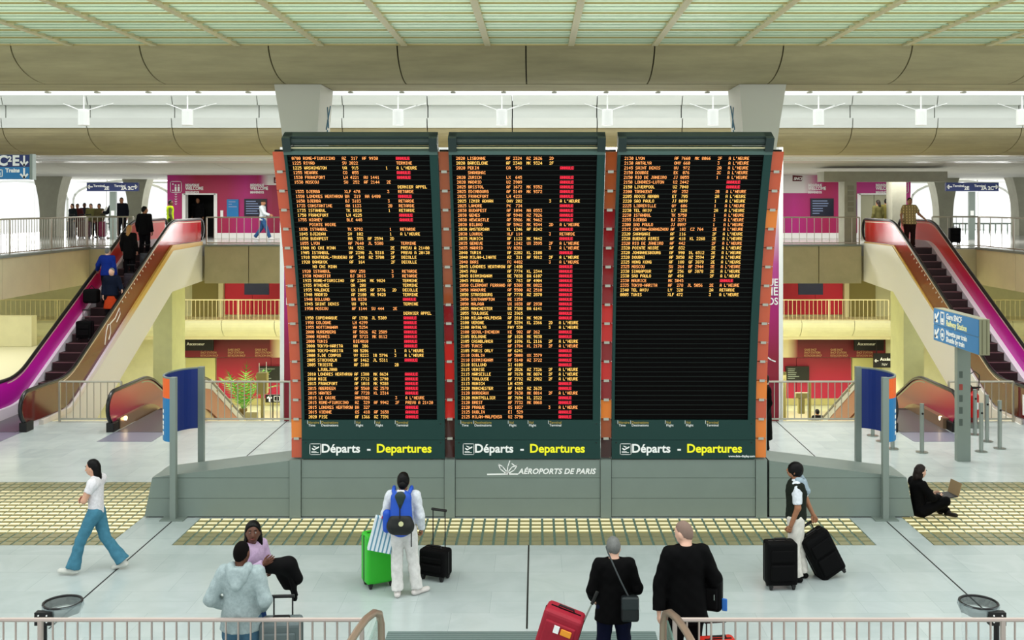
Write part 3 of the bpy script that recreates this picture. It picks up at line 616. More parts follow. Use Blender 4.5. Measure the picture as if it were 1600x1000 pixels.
B1 = """0700|ROME-FIUMICINO|AZ  317|AF 9930||N
1225|RIYAD|SV 2022|||T
1225|WASHINGTON|UA  915||1|H
1255|NEWARK|CO  055|||N
1530|FRANCFORT|LH 4221|AU 1441||N
1530|MOSCOU|SU  252|AF 2144|2E|
|||||DERNIER APPEL
1535|DJERBA|XLF 470||3|R
1550|LONDRES HEATHROW|BA  319|AA 6480||N
1650|DJERBA|BJ 3183||3|R
1735|CONSTANTINE|AH 1133||2B|R
1735|ISTANBUL|TK 1828||1|R
1750|FRANCFORT|LH 4225|||N
1755|NIAMEY|BLE 448|||N
|POINTE NOIRE||||
1830|ISTANBUL|TK 5792||1|R
1845|DJEDDAH|SV  102||1|H
1850|BUDAPEST|MA  555|AF 2594|2D|
1855|LYON|AF 7640|JL 5308||T
1900|HO CHI MINH|VN  532||2E|PREVU A 21:00
1905|ISTANBUL|AF 2390|JL 5318|2F|PREVU A 20:30
1910|MONTREAL-TRUDEAU|AF  348|AZ 3700|2F|D
1920|BANGKOK|AF  164||2F|D
|HO CHI MINH||||
1920|ISTANBUL|OHY 258||3|R
1930|MONASTIR|BJ 3013||3|R
1935|ROME-FIUMICINO|AF 2304|MK 9824||T
1935|ATHENES|OA  208|||T
1935|VALENCE|UX 1005|AF 3776|2D|D
1940|MADRID|AF 2100|MK 9428||T
1940|BILLUND|BA 8230|||N
1945|SAINT DENIS|UU  974|||T
1950|MOSCOU|AF 1144|SU 444|2E|
|||||DERNIER APPEL
1950|COPENHAGUE|AF 1350|JL 5309||N
1950|COLOGNE|LH 4299|||N
1955|NOTTINGHAM|WW 5254|||N
2000|NUREMBERG|AF 5826|AZ 2589||N
2000|RENNES|AF 5723|MK 8112||N
2000|TUNIS|BIE4010|||N
2000|TOKYO-NARITA|NH  206|||N
2000|TOKYO-NARITA|NH 5206||1|H
2000|S.DE COMPOS|VY 8223|IB 5796|3|H
2005|STOCKHOLM|AF 1462|JL 5311||N
2005|TRIESTE|AF 3108||2B|
|LJUBLJANA||||
2010|LONDRES HEATHROW|AF 1380|MK 8624||N
2010|NICE|AF 7712|OK 3790||N
2015|FRANCFORT|AF 1018|MK 9388||N
2015|ABERDEEN|AF 5560|AZ 3570||N
2015|NANTES|AF 7728|KL 2314||N
2015|LE CAIRE|AMV3502||3|H
2015|ROME-FIUMICINO|AZ  329|AF 9942|2F|PREVU A 21:20
2015|LONDRES HEATHROW|BA  327|||N
2015|VIENNE|OS  418|AF 2658||N
2020|PISE|AF 1366|AZ 7391||N"""
B2 = """2020|LISBONNE|AF 2324|AZ 2626|2D|
2020|BARCELONE|AF 2348|MK 9324|2F|
2020|PEKIN|CA  934|||N
|SHANGHAI||||
2020|ZURICH|LX  645|||N
2020|MADRID|U2 3909|||N
2025|BRISTOL|AF 1672|MK 9352||N
2025|EDIMBOURG|AF 5149|MK 9372||N
2025|FRANCFORT|LH 4231|||N
2025|IZMIR ADNAN|OHY 202||3|H
2025|LAHORE|PK  734|||N
2030|BUDAPEST|AF 1094|MA 8553||N
2030|GENES|AF 5948|AZ 7826||N
2030|NEWCASTLE|AF 5986|MK 9462||N
2030|BILBAO|AF 5962|MK 9344|2D|H
2030|AMSTERDAM|KL 1246|AF 8242||N
2030|LOURDE|XLF 114||3|R
2035|MUNICH|AF 1122|MK 9442||N
2035|GENEVE|AF 1242|UX 3595|2F|H
2035|MADRID|VY 8201||3|H
2040|TURIN|AF 2202|KL 2108||N
2040|MILAN-LINATE|AZ  311|AF 9812|2F|H
2040|BARI|FC 4402||3|H
2045|LONDRES HEATHROW|AF 1480|||N
2045|PAU|AF 7774|KL 2344||N
2045|BIRMINGHAM|BE 7038|BA 6107||N
2045|PRAGUE|OK  763|AF 4904||N
2050|CLERMONT FERRAND|AF 5308|MK 8022||N
2050|HANOVRE|AF 5500|AZ 2510||N
2050|STRASBOURG|AF 7770|AZ 2870||N
2050|SOUTHAMPTON|BE 1258|||N
2050|MALAGA|UX 1038|AF 2930||N
2055|MANCHESTER|BE 7308|BA 6141||N
2055|TOULOUSE|U2 3965|||N
2100|MILAN-MALPENSA|AF 2814|MK 9820||N
2100|VERONE|AF 5394|KL 2366|2D|H
2100|ANTALYA|FHY 530||3|H
2100|SEOUL-INCHEON|KE  902|AF 262||N
2105|BOLOGNE|AF 1828|MK 9838||N
2105|CASABLANCA|AF 1896|KL 2116|2F|H
2105|TUNIS|AF 1784|KL 2178|2F|H
2105|PARIS ORLY|AF 6241|||N
2110|DUBLIN|AF 5008|UX 3579||N
2110|BIRMINGHAM|AF 5140|AZ 3722||N
2110|BILLUND|SI 4108|||N
2115|VENISE|AF 2826|AZ 7326|2F|H
2115|MARSEILLE|AF 7670|MK 8074|2F|H
2115|TOULOUSE|AF 7792|AZ 2982|2F|H
2115|MUNICH|LH 4395|||N
2120|MANCHESTER|AF 1469|AZ 3635||N
2120|BORDEAUX|AF 7630|MK 8014|2F|H
2120|MONTPELLIER|AF 7694|KL 2322||N
2120|BREST|AF 7732|MK 8068||N
2120|PRAGUE|OS 1037||3|H
2125|DUBLIN|EI  529|||N
2125|MILAN-MALPENSA|U2 3790|||N"""
B3 = """2130|LYON|AF 7660|MK 8066|2F|H
2130|ANTALYA|OHY 660||3|H
2145|SAINT DENIS|UU  972||2A|H
2150|DOUBAI|EK  076||2C|H
2150|RIO DE JANEIRO|JJ 8055||1|H
2150|LONDRES-LUTON|U2 2442|||N
2150|LIVERPOOL|U2 7048|||N
2200|TASHKENT|HY  252||2B|H
2205|ADDIS ABABA|ET  705||2A|H
2220|SAO PAULO|JJ 8099||1|H
2225|LIBREVILLE|GY  606||1|H
2230|TEL AVIV|LY  328||2A|H
2230|ISTANBUL|TK 5750||1|H
2255|DJERBA|BJ 3271||3|H
2300|SAO PAULO|JJ 8097||1|H
2315|CANTON-GUANGZHOU|AF  102|CZ 764|2E|H
2320|SHANGHAI|AF  116||2F|H
2320|BUENOS AIRES|AF  418|KL 2268|2E|H
2320|RIO DE JANEIRO|AF  442||2F|H
2320|POINTE NOIRE|AF  832||2E|H
2320|JOHANNESBOURG|AF  990|DL 6512|2E|H
2320|DOUBAI|AF 3850|AZ 3594|2F|H
2325|HONG KONG|AF  188|GF 3878|2E|H
2325|MOSCOU|SU  264|AF 2944|2E|H
2330|SINGAPOUR|AF  256|GF 3878|2E|H
2330|SAO PAULO|AF  454||2F|H
2330|MAURICE|MK 5045|||N
2335|TOKYO-NARITA|AF  278|JL 5056|2E|H
2340|TEL AVIV|LY  328||2A|R
0005|TUNIS|XLF 472||3|H"""
ST = {'N': N_, 'H': H_, 'R': RT, 'T': TE, 'D': DE}
def plane_icon(t, x, z, s, y, m):
    mb = MB(); pts = []
    for cx, cz, a0 in ((.42, .42, 0), (-.42, .42, 90), (-.42, -.42, 180), (.42, -.42, 270)):
        for k in range(4):
            a = R(a0+k*30); pts.append((x+(cx+.08*math.cos(a))*s, z+(cz+.08*math.sin(a))*s))
    mb.ribbon(pts, .05*s, y, closed=True)
    P = lambda l: [(x+a*s, z+b*s) for a, b in l]
    mb.prism(P([(-.34, .12), (-.22, .10), (-.1, .02), (.3, .26), (.36, .24), (.34, .14), (-.12, -.1), (-.26, -.04)]), y-.004, y, 'Y')
    mb.prism(P([(-.02, .14), (-.24, .30), (-.16, .31), (.14, .2)]), y-.004, y, 'Y')
    mb.box(x-.36*s, x+.3*s, y-.004, y, z-.34*s, z-.28*s); mb.box(x-.36*s, x+.1*s, y-.004, y, z-.24*s, z-.2*s)
    return obj('plane_symbol', mb, m, t)
# the boards bow forward: depth of the face falls off with the square of the height
CURV = .0475
_u = np.linspace(0, 6.2, 1241); _s = np.concatenate([[0], np.cumsum(np.sqrt(1+(2*CURV*(_u[:-1]+.0025))**2)*np.diff(_u))])
def BP(s):
    """(y, z, tilt) of the face at arc length s, relative to the foot of the board"""
    u = float(np.interp(s, _s, _u)); return -CURV*u*u, u, math.atan(2*CURV*u)
def bpt(s, d):   # d = distance behind (+) or in front (-) of the face
    y, z, a = BP(s); return (y+d*math.cos(a), z+d*math.sin(a))
def slab(x0, x1, s0, s1, d0, d1, n=None, mb=None):
    n = n or max(1, int((s1-s0)/.3)); f = [bpt(s0+(s1-s0)*k/n, d0) for k in range(n+1)]; b = [bpt(s0+(s1-s0)*k/n, d1) for k in range(n+1)]
    mb = mb or MB(); N = n+1
    vs = [(x0, *p) for p in f]+[(x1, *p) for p in f]+[(x0, *p) for p in b]+[(x1, *p) for p in b]; fs = []
    for k in range(n): fs += [(k, k+1, N+k+1, N+k), (2*N+k, 3*N+k, 3*N+k+1, 2*N+k+1), (k, 2*N+k, 2*N+k+1, k+1), (N+k, N+k+1, 3*N+k+1, 3*N+k)]
    fs += [(0, N, 3*N, 2*N), (N-1, 3*N-1, 4*N-1, 2*N-1)]
    return mb.add(vs, fs)
def onface(o, s, d=0, x=0):
    y, z = bpt(s, d); o.location = (x, y, z); o.rotation_euler = (BP(s)[2], 0, 0); return o
def board(xl, xr, rows, label):
    W = xr-xl
    t = thing('departure_board', label, 'departure board', (xl, BY0, BZ0), 0, 'departure boards in a row')
    HT = 5.405
    fm = slab(0, .045, .6, HT, -.03, .18); slab(W-.13, W, .6, HT, -.03, .18, mb=fm); slab(.04, W-.1, .6, HT-.02, .05, .18, mb=fm)
    obj('frame', fm, M_board, t); obj('top_lip', slab(0, W, HT-.03, HT+.03, -.04, .18), mat('grey_green_lip', '#4a625c', .5), t)
    ty, tz, ta = BP(HT+.03)
    hg = lambda o: (setattr(o, 'location', (0, ty, tz)), setattr(o, 'rotation_euler', (ta, 0, 0)))
    hg(obj('roller_housing', MB().tube([(.12, .05, .135), (W-.12, .05, .135)], .066, 14), M_boardtop, t))
    for x in (0, W-.13): hg(obj('housing_bracket', MB().box(x, x+.13, -.06, .18, 0, .235), M_boardtop, t))
    hg(obj('housing_hood', MB().box(0, W, .02, .2, .205, .235), M_boardtop, t))
    hg(obj('cross_bar', MB().tube([(.1, -.02, .05), (W-.1, -.02, .05)], .011, 6), mat('cream_bar', '#d6cfa8', .4), t))
    obj('caption_plate', MB().box(0, W, -.05, .15, .325, .665), M_board, t); obj('name_plate', MB().box(0, W, -.05, .15, .0, .32), M_board, t)
    for x in (.07, W-.07):
        for z in (.275, .60): obj('bolt', MB().tube([(x, -.056, z), (x, -.05, z)], .012, 6), M_black, t)
    NR = 56; p = .0833; s55 = .716
    me = MB().box(.045, W-.13, .0, .05, -.037, .037).mesh('display_row'); fixn(me); me.materials.append(M_row)
    ml = MB().box(.045, W-.13, -.012, .05, -.007, .007).mesh('row_lip'); fixn(ml); ml.materials.append(M_rowlip)
    for i in range(NR):
        r = onface(link('display_row', me, None, t), s55+(NR-1-i)*p); link('row_lip', ml, None, r, (0, 0, .042))
        if i < len(rows):
            tm, de, f1, f2, te, st = rows[i].split('|'); stt = ST.get(st, st)
            it = [(0, tm), (5, de), (21.9, f1), (30.8, f2), (40.8, te)]; red = st == 'N'
            if not red: it.append((45.6, stt))
            yel = random.random() < (.2 if i < 16 else .75 if i < 50 else .35)
            mm = led_mesh(it)
            if mm.f: link('led_text', mm.mesh('led_text'), M_led2 if yel else M_led, r, (.114, -.004, .027))['kind'] = 'stuff'
            if red:
                mm = led_mesh([(45.6, stt)]); link('led_status', mm.mesh('led_status'), M_ledr, r, (.114, -.006, .027))['kind'] = 'stuff'
                link('status_glow', MB().box(45.4*CW, 51.6*CW, 0, .001, -.054, .001).mesh('status_glow'), mat('red_led_ground', (.16, .002, .006, 1), .5, emit=1.0), r, (.114, -.004, .027))
    M_cap = mat('ochre_lettering', '#b9a24a', .6)
    for x, a, b in ((.115, 'Horaire', 'Time'), (.335, 'Destinations', 'Destinations'), (.93, 'Vol', 'Flight'), (1.27, 'Vol', 'Flight'), (1.62, 'Terminal', 'Terminal')):
        text('caption', a, .058, (x, -.053, .605), M_cap, t); text('caption', b, .058, (x, -.053, .557), M_wtxt, t)
        obj('caption_tick', MB().box(x-.018, x-.012, -.053, -.05, .60, .66), M_wtxt, t)
    plane_icon(t, .235, .165, .185, -.052, M_wtxt)
    text('name_lettering', 'D\u00e9parts  -', .205, (.335, -.053, .11), M_wtxt, t, bold=.005, sx=1.0)
    text('name_lettering', 'Departures', .205, (1.28, -.053, .11), M_yel, t, bold=.005, sx=1.0)
    return t
x1 = [(-3.906, -1.453), (-1.277, 1.22), (1.418, 3.882)]
bl = ['departure board showing flights from 0700 to 2020, leftmost of three', 'middle departure board showing flights from 2020 to 2125', 'departure board with empty lower half, rightmost of three']
bt = [board(a, b, rws.split('\n'), l) for (a, b), rws, l in zip(x1, (B1, B2, B3), bl)]
text('maker_lettering', 'www.data-display.com', .05, (2.0, -.053, .03), M_wtxt, bt[2], bold=.001)
# coloured glass strips between and beside the boards
def strip(xa, xb, label, seq):
    t = thing('glass_strip', label, 'glass strip', (xa, BY0, BZ0), 0, 'coloured glass strips beside the boards'); W = xb-xa; n = 16; h = 5.4/n
    obj('backing', slab(.01, W-.01, 0, 5.38, .12, .16), M_black, t)
    for k in range(n):
        obj('glass_pane', slab(.004, W-.004, k*h+.006, (k+1)*h-.006, .02, .05), M_glassor[seq[k % len(seq)]], t)
        if k: onface(obj('clip', MB().box(W/2-.045, W/2+.045, -.01, .06, -.02, .02), M_clip, t), k*h)
    return t
strip(-4.1, -3.915, 'orange glass strip on the outer left edge of the boards', [0,1,0,0,0,0,0,0,0,0,0,0,0,0,0,0])
strip(-1.45, -1.28, 'red and brown glass strip between left and middle boards', [5,5,4,3,4,4,3,3,2,2,2,2,2,2,2,2])
strip(1.225, 1.415, 'red and brown glass strip between middle and right boards', [5,2,1,3,4,3,4,4,3,3,3,3,3,2,2,2])
strip(3.89, 4.08, 'orange glass strip on the outer right edge of the boards', [1,1,0,1,0,0,0,0,0,0,0,0,1,0,0,0])
# ---- plinth under the boards
base = thing('board_plinth', 'long grey steel plinth with sloping wings under the departure boards', 'plinth', (0, 17.6, 0))
xp = [(-4.12, -3.92), (-1.46, -1.275), (1.22, 1.41), (3.885, 4.085)]
for a, b in xp: obj('pilaster', MB().box(a+.004, b-.004, -.03, .8, 0, 1.0), M_base, base)
for a, b in ((-3.92, -1.46), (-1.275, 1.22), (1.41, 3.885)):
    for z0, z1 in ((0.02, .33), (.336, .68), (.686, 1.0)): obj('steel_panel', MB().box(a+.004, b-.004, 0, .8, z0, z1), M_base, base)
for s in (-1, 1):
    xi, xo = s*4.125, s*6.62; xt = s*6.48
    def wing(z0, z1i, z1o, name='steel_panel'):
        e = lambda z: xo+(xt-xo)*z/.7
        b = [(xi, 0, z0), (e(z0), 0, z0), (e(z0), .8, z0), (xi, .8, z0)]; tt = [(xi, 0, z1i), (e(z1o), 0, z1o), (e(z1o), .8, z1o), (xi, .8, z1i)]
        obj(name, MB().hexa(b, tt), M_base, base)
    wing(.02, .33, .33); wing(.336, .68, .68); wing(.686, .98, .69, 'sloping_top_panel')
obj('shadow_gap', MB().box(-6.55, 6.55, .02, .78, 0, .02), M_black, base)
obj('core', MB().box(-4.1, 4.1, .03, .78, .02, .98), M_black, base)
text('plinth_lettering', 'A\u00c9ROPORTS DE PARIS', .128, (-.19, -.004, .755), M_wtxt, base, bold=.004, shear=.25, sx=1.0, sp=1.05)
m = MB(); lx, lz = -.38, .77
m.ribbon([(-.72, .745), (-.36, .752), (-.2, .75)], .022, 0)
for pts in ([(-.40, .76), (-.50, .84), (-.53, .92), (-.46, .88), (-.39, .79), (-.40, .76)], [(-.36, .76), (-.26, .82), (-.21, .90), (-.30, .87), (-.36, .79), (-.36, .76)], [(-.385, .77), (-.37, .88), (-.335, 1.0-.02)], [(-.30, .93), (-.26, .90)]):
    m.ribbon(pts, .016, 0)
obj('airport_mark', m, M_wtxt, base)

# ---- hanging lamps
lx = [131, 293, 622, 784, 949, 1114, 1279, 1439, 1597]
lab = ['white cylinder lamp, leftmost of the hanging row', 'white cylinder lamp just left of the left column', 'white cylinder lamp above the left departure board', 'white cylinder lamp above the left part of the middle board', 'white cylinder lamp above the gap of middle and right boards', 'white cylinder lamp just left of the right column', 'white cylinder lamp just right of the right column', 'white cylinder lamp, second from the right end of the row', 'white cylinder lamp cut by the right picture edge']
M_lamp = mat('lamp_white', '#f2f4f0', .4)
proto = None
for px, l in zip(lx, lab):
    X = X_(px, 25); loc = (X, 25, Z_(183, 25))
    if proto is None:
        t = thing('pendant_lamp', l, 'lamp', loc, 0, 'white lamps hanging in a row'); proto = t
        o = obj('lamp_shade', MB().cyl((0,0), .133, -.19, .17, 20).cyl((0,0), .115, .17, .19, 20), M_lamp, t)
        obj('shade_ring', MB().cyl((0,0), .136, -.2, -.18, 20).cyl((0,0), .136, .10, .112, 20), M_white, t)
        obj('stem', MB().cyl((0,0), .018, .19, .5, 8), M_white, t); obj('cable', MB().cyl((0,0), .007, .5, 1.75, 6), M_white, t); li = bpy.data.lights.new('lamp_light', 'SPOT'); li.energy = 420; li.spot_size = R(140); li.spot_blend = .6; li.shadow_soft_size = .11; li.color = (1, .97, .9); lo = bpy.data.objects.new('lamp_light', li); COL.objects.link(lo); lo.parent = t; lo.location = (0, 0, -.23)
        for a, b in ((-.55, .34), (-.42, .3), (.42, .3), (.68, .35)): obj('stay_wire', MB().tube([(math.copysign(.1, a), 0, .17), (a, .1, b)], .008, 5), M_white, t)
    else:
        t = copy_tree(proto); t['label'] = l; t.location = loc
pu = S(bpy.data.objects.new('skylight_purlin', None), 'steel purlin of the skylight that carries the white lamps', 'purlin'); COL.objects.link(pu)
obj('purlin_bar', MB().box(-13, 14, 24.9, 25.1, Z_(183, 25)+1.72, Z_(183, 25)+1.85), M_white, pu)

# ================================================================= ESCALATORS
def offset_path(path, h): return [(y, z+h) for y, z in path]
def escalator(xc, w, path, label, name, mats, near, truss=None, group=None, sgn=1):
    """path = [(Y,z)...] tread line from front to back; xc centre; panels at xc +- w/2; near = sign of the side that faces the hall centre"""
    t = thing(name, label, 'escalator', (xc, path[0][0], 0), 0, group)
    Y0 = path[0][0]; P = [(y-Y0, z) for y, z in path]
    def smooth_path(P, h):
        # round the two kinks a little
        out = [P[0]]
        for i in range(1, len(P)-1):
            a, b, c = Vector(P[i-1]), Vector(P[i]), Vector(P[i+1]); u = (a-b).normalized()*.55; v = (c-b).normalized()*.55
            for k in range(6):
                s = k/5; out.append(tuple((b+u)*(1-s)**2+b*2*s*(1-s)+(b+v)*s*s))
        out.append(P[-1]); return [(y, z+h) for y, z in out]
    up_, lo_ = smooth_path(P, .90), smooth_path(P, .14)
    yA, zA = up_[0]; yB, zB = up_[-1]
    endA = [(yA+.32-.34*math.sin(a), zA-.38+.38*math.cos(a)) for a in [math.pi*k/8 for k in range(1, 8)]]
    for side in (-1, 1):
        x = side*w/2; mm = mats['inner'] if side != near else mats['outer']
        poly = [(yA+.32, zA)]+[(y, z) for y, z in up_ if y > yA+.34]+[(y, z) for y, z in reversed(lo_) if y > yA+.3]+[(yA+.3-.30*math.sin(a), zA-.38-.38*math.cos(a)) for a in [math.pi*k/8 for k in range(1, 8)]]
        pn = obj('balustrade_panel', MB().prism(poly, x-.02, x+.02), mm, t)
        if side == near and mats.get('inner2'):
            obj('inner_lining', MB().prism(poly, x-side*.026-.004, x-side*.026+.004), mats['inner2'], pn)
        # handrail with return loop at the near newel
        hp = [(yA+.34, zA-.76), (yA+.12, zA-.7)]+[(yA+.32-.38*math.sin(a), zA-.34+.38*math.cos(a)) for a in [math.pi*.82-math.pi*.8*k/8 for k in range(0, 9)]]+[(y, z+.03) for y, z in up_ if y > yA+.36]
        e = hp[-1]; hp += [(e[0]+.3*math.sin(a), e[1]-.36+.36*math.cos(a)) for a in [math.pi*k/8 for k in range(1, 9)]]
        obj('handrail', MB().tube([(x, y, z) for y, z in hp], .05, 8), M_rubber, t, smooth=True)
        obj('handrail_guide', MB().tube([(x, y, z-.055) for y, z in up_ if y > yA+.3], .026, 6), mats.get('guide', M_steel), t)
        # skirt
        sk = [(max(y, .42), z) for y, z in smooth_path(P, .26)]+[(max(y, .42), z) for y, z in reversed(smooth_path(P, -.12))]
        obj('skirt', MB().prism(sk, x-side*.14-.03, x-side*.02), mats['skirt'], t)
        obj('newel_base', MB().box(x-.09, x+.09, .06, .42, -.02, .22), M_black, t, bevel=.015)
    # steps
    run = .40; (ya, za), (yb, zb) = P[1], P[2]; n = int((yb-ya)/run); slope = (zb-za)/(yb-ya); rise = abs(slope)*run; hw = w/2-.15
    me = MB().box(-hw, hw, -.02, run+.02, -rise*1.0-.02, 0).mesh('step'); fixn(me); me.materials.append(mats['step'])
    ml = MB().box(-hw, hw, -.03, .02, -.012, .006).mesh('step_nosing'); fixn(ml); ml.materials.append(mats['nose'])
    for k in range(n+1):
        y = ya+k*run; z = za+slope*(y-ya)+ (rise if slope > 0 else 0)
        s = link('step', me, None, t, (0, y, z)); link('step_nosing', ml, None, s, (0, 0, 0))
    for (a, b) in ((P[0], P[1]), (P[2], P[3])): obj('landing_plate', MB().box(-hw, hw, a[0]+.05, b[0]+.1, a[1]-.03, a[1]+.012), mat('landing_metal', '#6d6a70', .35, metal=.5), t)
    if truss:
        for side in (-1, 1):
            x = side*(w/2+.04)
            body = [(P[0][0]+.9, P[0][1]), (P[1][0], P[1][1]+.10), (P[2][0], P[2][1]+.08), (P[3][0], P[3][1]+.08), (P[3][0], P[3][1]-1.3), (P[2][0]-.1, P[2][1]-1.42), (P[1][0]+.6, P[1][1]-1.0), (P[1][0]+.4, P[1][1]-1.2)]
            obj('truss_cladding', MB().prism(body, x-.03, x+.03), truss, t)
            dk = [(P[1][0]+.5, P[1][1]+.34), (P[2][0], P[2][1]+.16), (P[2][0], P[2][1]+.02), (P[1][0]+.5, P[1][1]+.16)]
            obj('deck_strip', MB().prism([(P[0][0]+.9, .12), (P[1][0], .14), (P[2][0]-.1, P[2][1]+.12), (P[3][0], P[3][1]+.13), (P[3][0], P[3][1]), (P[2][0]-.05, P[2][1]-.06), (P[1][0], 0), (P[0][0]+.9, .0)], x-side*.06-.03, x+side*.03+.02), mats['deck'], t)
        obj('truss_underside', MB().prism([(P[1][0]+.6, -1.0), (P[2][0]-.1, P[2][1]-1.42), (P[3][0], P[3][1]-1.3), (P[3][0], P[3][1]-1.2), (P[2][0]-.1, P[2][1]-1.3), (P[1][0]+.6, -.85)], -w/2, w/2), M_white, t)
    return t
ST_UP = mat('maroon_step', '#22090c', .6); ST_N = mat('step_nosing_grey', '#7a5a5c', .45, metal=.2)
M_mag = grad('red_to_magenta_film', 2, [(.1, '#8f0a80'), (1.0, '#d218b4'), (2.2, '#cf1490'), (3.1, '#dc1a58'), (3.9, '#ec4a3c'), (4.9, '#f58478')], .3)
M_outer = grad('maroon_smoked_glass', 2, [(0, '#4a0a16'), (1.4, '#6a1a1c'), (2.6, '#84401e'), (3.8, '#7a1a10'), (4.3, '#c81a14'), (4.9, '#e02418')], .12)
M_skirt = mat('skirt_white_lit', '#e4e0e8', .35)  # skirt lighting put into the near-white colour
up_path = [(24.1, 0), (26.5, 0), (34.0, 3.9), (36.95, 3.9)]
eu = dict(inner=M_mag, outer=M_outer, inner2=M_mag, skirt=M_skirt, step=ST_UP, nose=ST_N, deck=grad('gold_deck_painted_reflection', 2, [(0, '#dcd4c8'), (1.0, '#e4dcea'), (1.7, '#d9c8cc'), (2.3, '#d9b45c'), (4.2, '#d4aa50')], .35), guide=mat('guide_cream', '#e8d8c0', .35))  # deck strip is gold; its pale lilac lower end is a painted reflection
TR = mat('white_truss_cladding', '#ecece6', .5)
EL = escalator(-12.65, 1.3, up_path, 'escalator rising with four travellers to the upper level, far left', 'escalator', eu, 1, TR, 'escalators between the levels')
ER = escalator(12.65, 1.3, up_path, 'escalator with a man in checked shirt at its top, far right', 'escalator', eu, -1, TR, 'escalators between the levels')
dn_path = [(24.1, 0), (26.6, 0), (34.6, -4.16), (37, -4.16)]
M_redf = grad('red_film', 2, [(-4, '#b8483c'), (0, '#b83a44'), (.25, '#9a1048'), (.6, '#b83c46'), (1, '#c86a5c')], .3)
M_redo = mat('salmon_film', '#c0644e', .35)
ed = dict(inner=M_redf, outer=M_redo, inner2=M_redf, skirt=mat('bronze_skirt', '#a08468', .3, metal=.5), step=mat('dark_step', '#3c3436', .5), nose=ST_N, deck=M_gold)
DL = escalator(-9.22, 1.45, dn_path, 'descending escalator with red balustrade beside the left blue panel', 'escalator', ed, 1, None, 'escalators between the levels')
DR = escalator(9.3, 1.45, dn_path, 'descending escalator with red balustrade beside the right blue panel', 'escalator', ed, -1, None, 'escalators between the levels')
# lit white cladding band under the handrail of the descending flights, small floor lamps
for (E, s) in ((DL, 1), (DR, -1)):
    P = [(2.5, .86), (3.0, .75), (10.5, -3.26), (10.5, -3.52), (3.0, .48), (2.4, .62)]
    obj('white_band', MB().prism(P, s*.725+s*.026-.008, s*.725+s*.026+.008), M_white, E)
    for k in range(5): obj('band_clip', MB().box(s*.76-.015, s*.76+.015, 3.4+k*1.3, 3.5+k*1.3, .62-1.3*k*.52-.28, .62-1.3*k*.52-.22), M_gold, E)
    obj('skirt_lamp', MB().tube([(s*-.60, .62, .22), (s*-.55, .62, .22)], .05, 10), mat('lamp_glow', (1, .75, .4, 1), .4, emit=6), E)
    obj('comb_plate', MB().box(-.62, .62, -.9, .1, .001, .006), mat('purple_grey_plate', '#7a7c8c', .3), E)
for E in (EL, ER): obj('comb_plate', MB().box(-.62, .62, -.9, .1, .001, .006), MATS['purple_grey_plate'], E)
# line drawings on the outer glass of the rising escalators
def line_art(E, s, strokes):
    m = MB()
    for st in strokes:
        m.tube([(s*.675, y, z) for y, z in st], .018, 5)
    obj('line_drawing', m, mat('cream_line', '#efe6dc', .5), E)
for E, s in ((EL, 1), (ER, -1)):
    b = lambda y: (y-2.4)*.52 if y > 2.4 else 0
    g = []
    g.append([(4.6, b(4.6)+.3), (4.7, b(4.7)+.62), (4.82, b(4.82)+.72), (4.95, b(4.95)+.66), (4.98, b(4.98)+.38), (4.85, b(4.85)+.28)])
    g.append([(4.95, b(4.95)+.66), (5.3, b(5.3)+.6), (5.6, b(5.6)+.7), (5.66, b(5.66)+.5), (5.4, b(5.4)+.42)])
    for k in range(12): g.append([(5.8+k*.22, b(5.8+k*.22)+.78), (5.84+k*.22, b(5.84+k*.22)+.72)])
    line_art(E, s, g)
# train pictogram on the right escalator's near panel
m = MB(); xx = -.68
m.box(xx-.006, xx, .35, .85, .25, .75)
obj('train_pictogram', m, M_wtxt, ER, bevel=.004, seg=1)
for y in (.42, .62): obj('train_window', MB().box(xx-.012, xx-.006, y, y+.12, .5, .62), M_black, ER)
# ================================================================= FIGURES (smooth-union bodies polygonised with surface nets)
def A3(v): return np.array(v, dtype=np.float32)
def d_cone(P, a, b, ra, rb, dv=None, sy=1.0, flat=False):
    ab = b-a; L2 = float(ab@ab)+1e-9; t = np.clip(((P-a)@ab)/L2, 0, 1)
    q = P-a-t[:, None]*ab
    if dv is not None and sy != 1.0:
        c = q@dv; q = q+np.outer(c*(sy-1), dv)
    d = np.sqrt((q*q).sum(1))-(ra+(rb-ra)*t)
    if flat:
        n = ab/math.sqrt(L2); d = np.maximum(d, (P-b)@n)
        if flat == 2: d = np.maximum(d, -((P-a)@n))
    return d
def d_ell(P, c, r, Rm=None):
    q = P-c
    if Rm is not None: q = q@Rm
    k0 = np.sqrt(((q/r)**2).sum(1))+1e-6; k1 = np.sqrt(((q/(r*r))**2).sum(1))+1e-6
    return k0*(k0-1)/k1
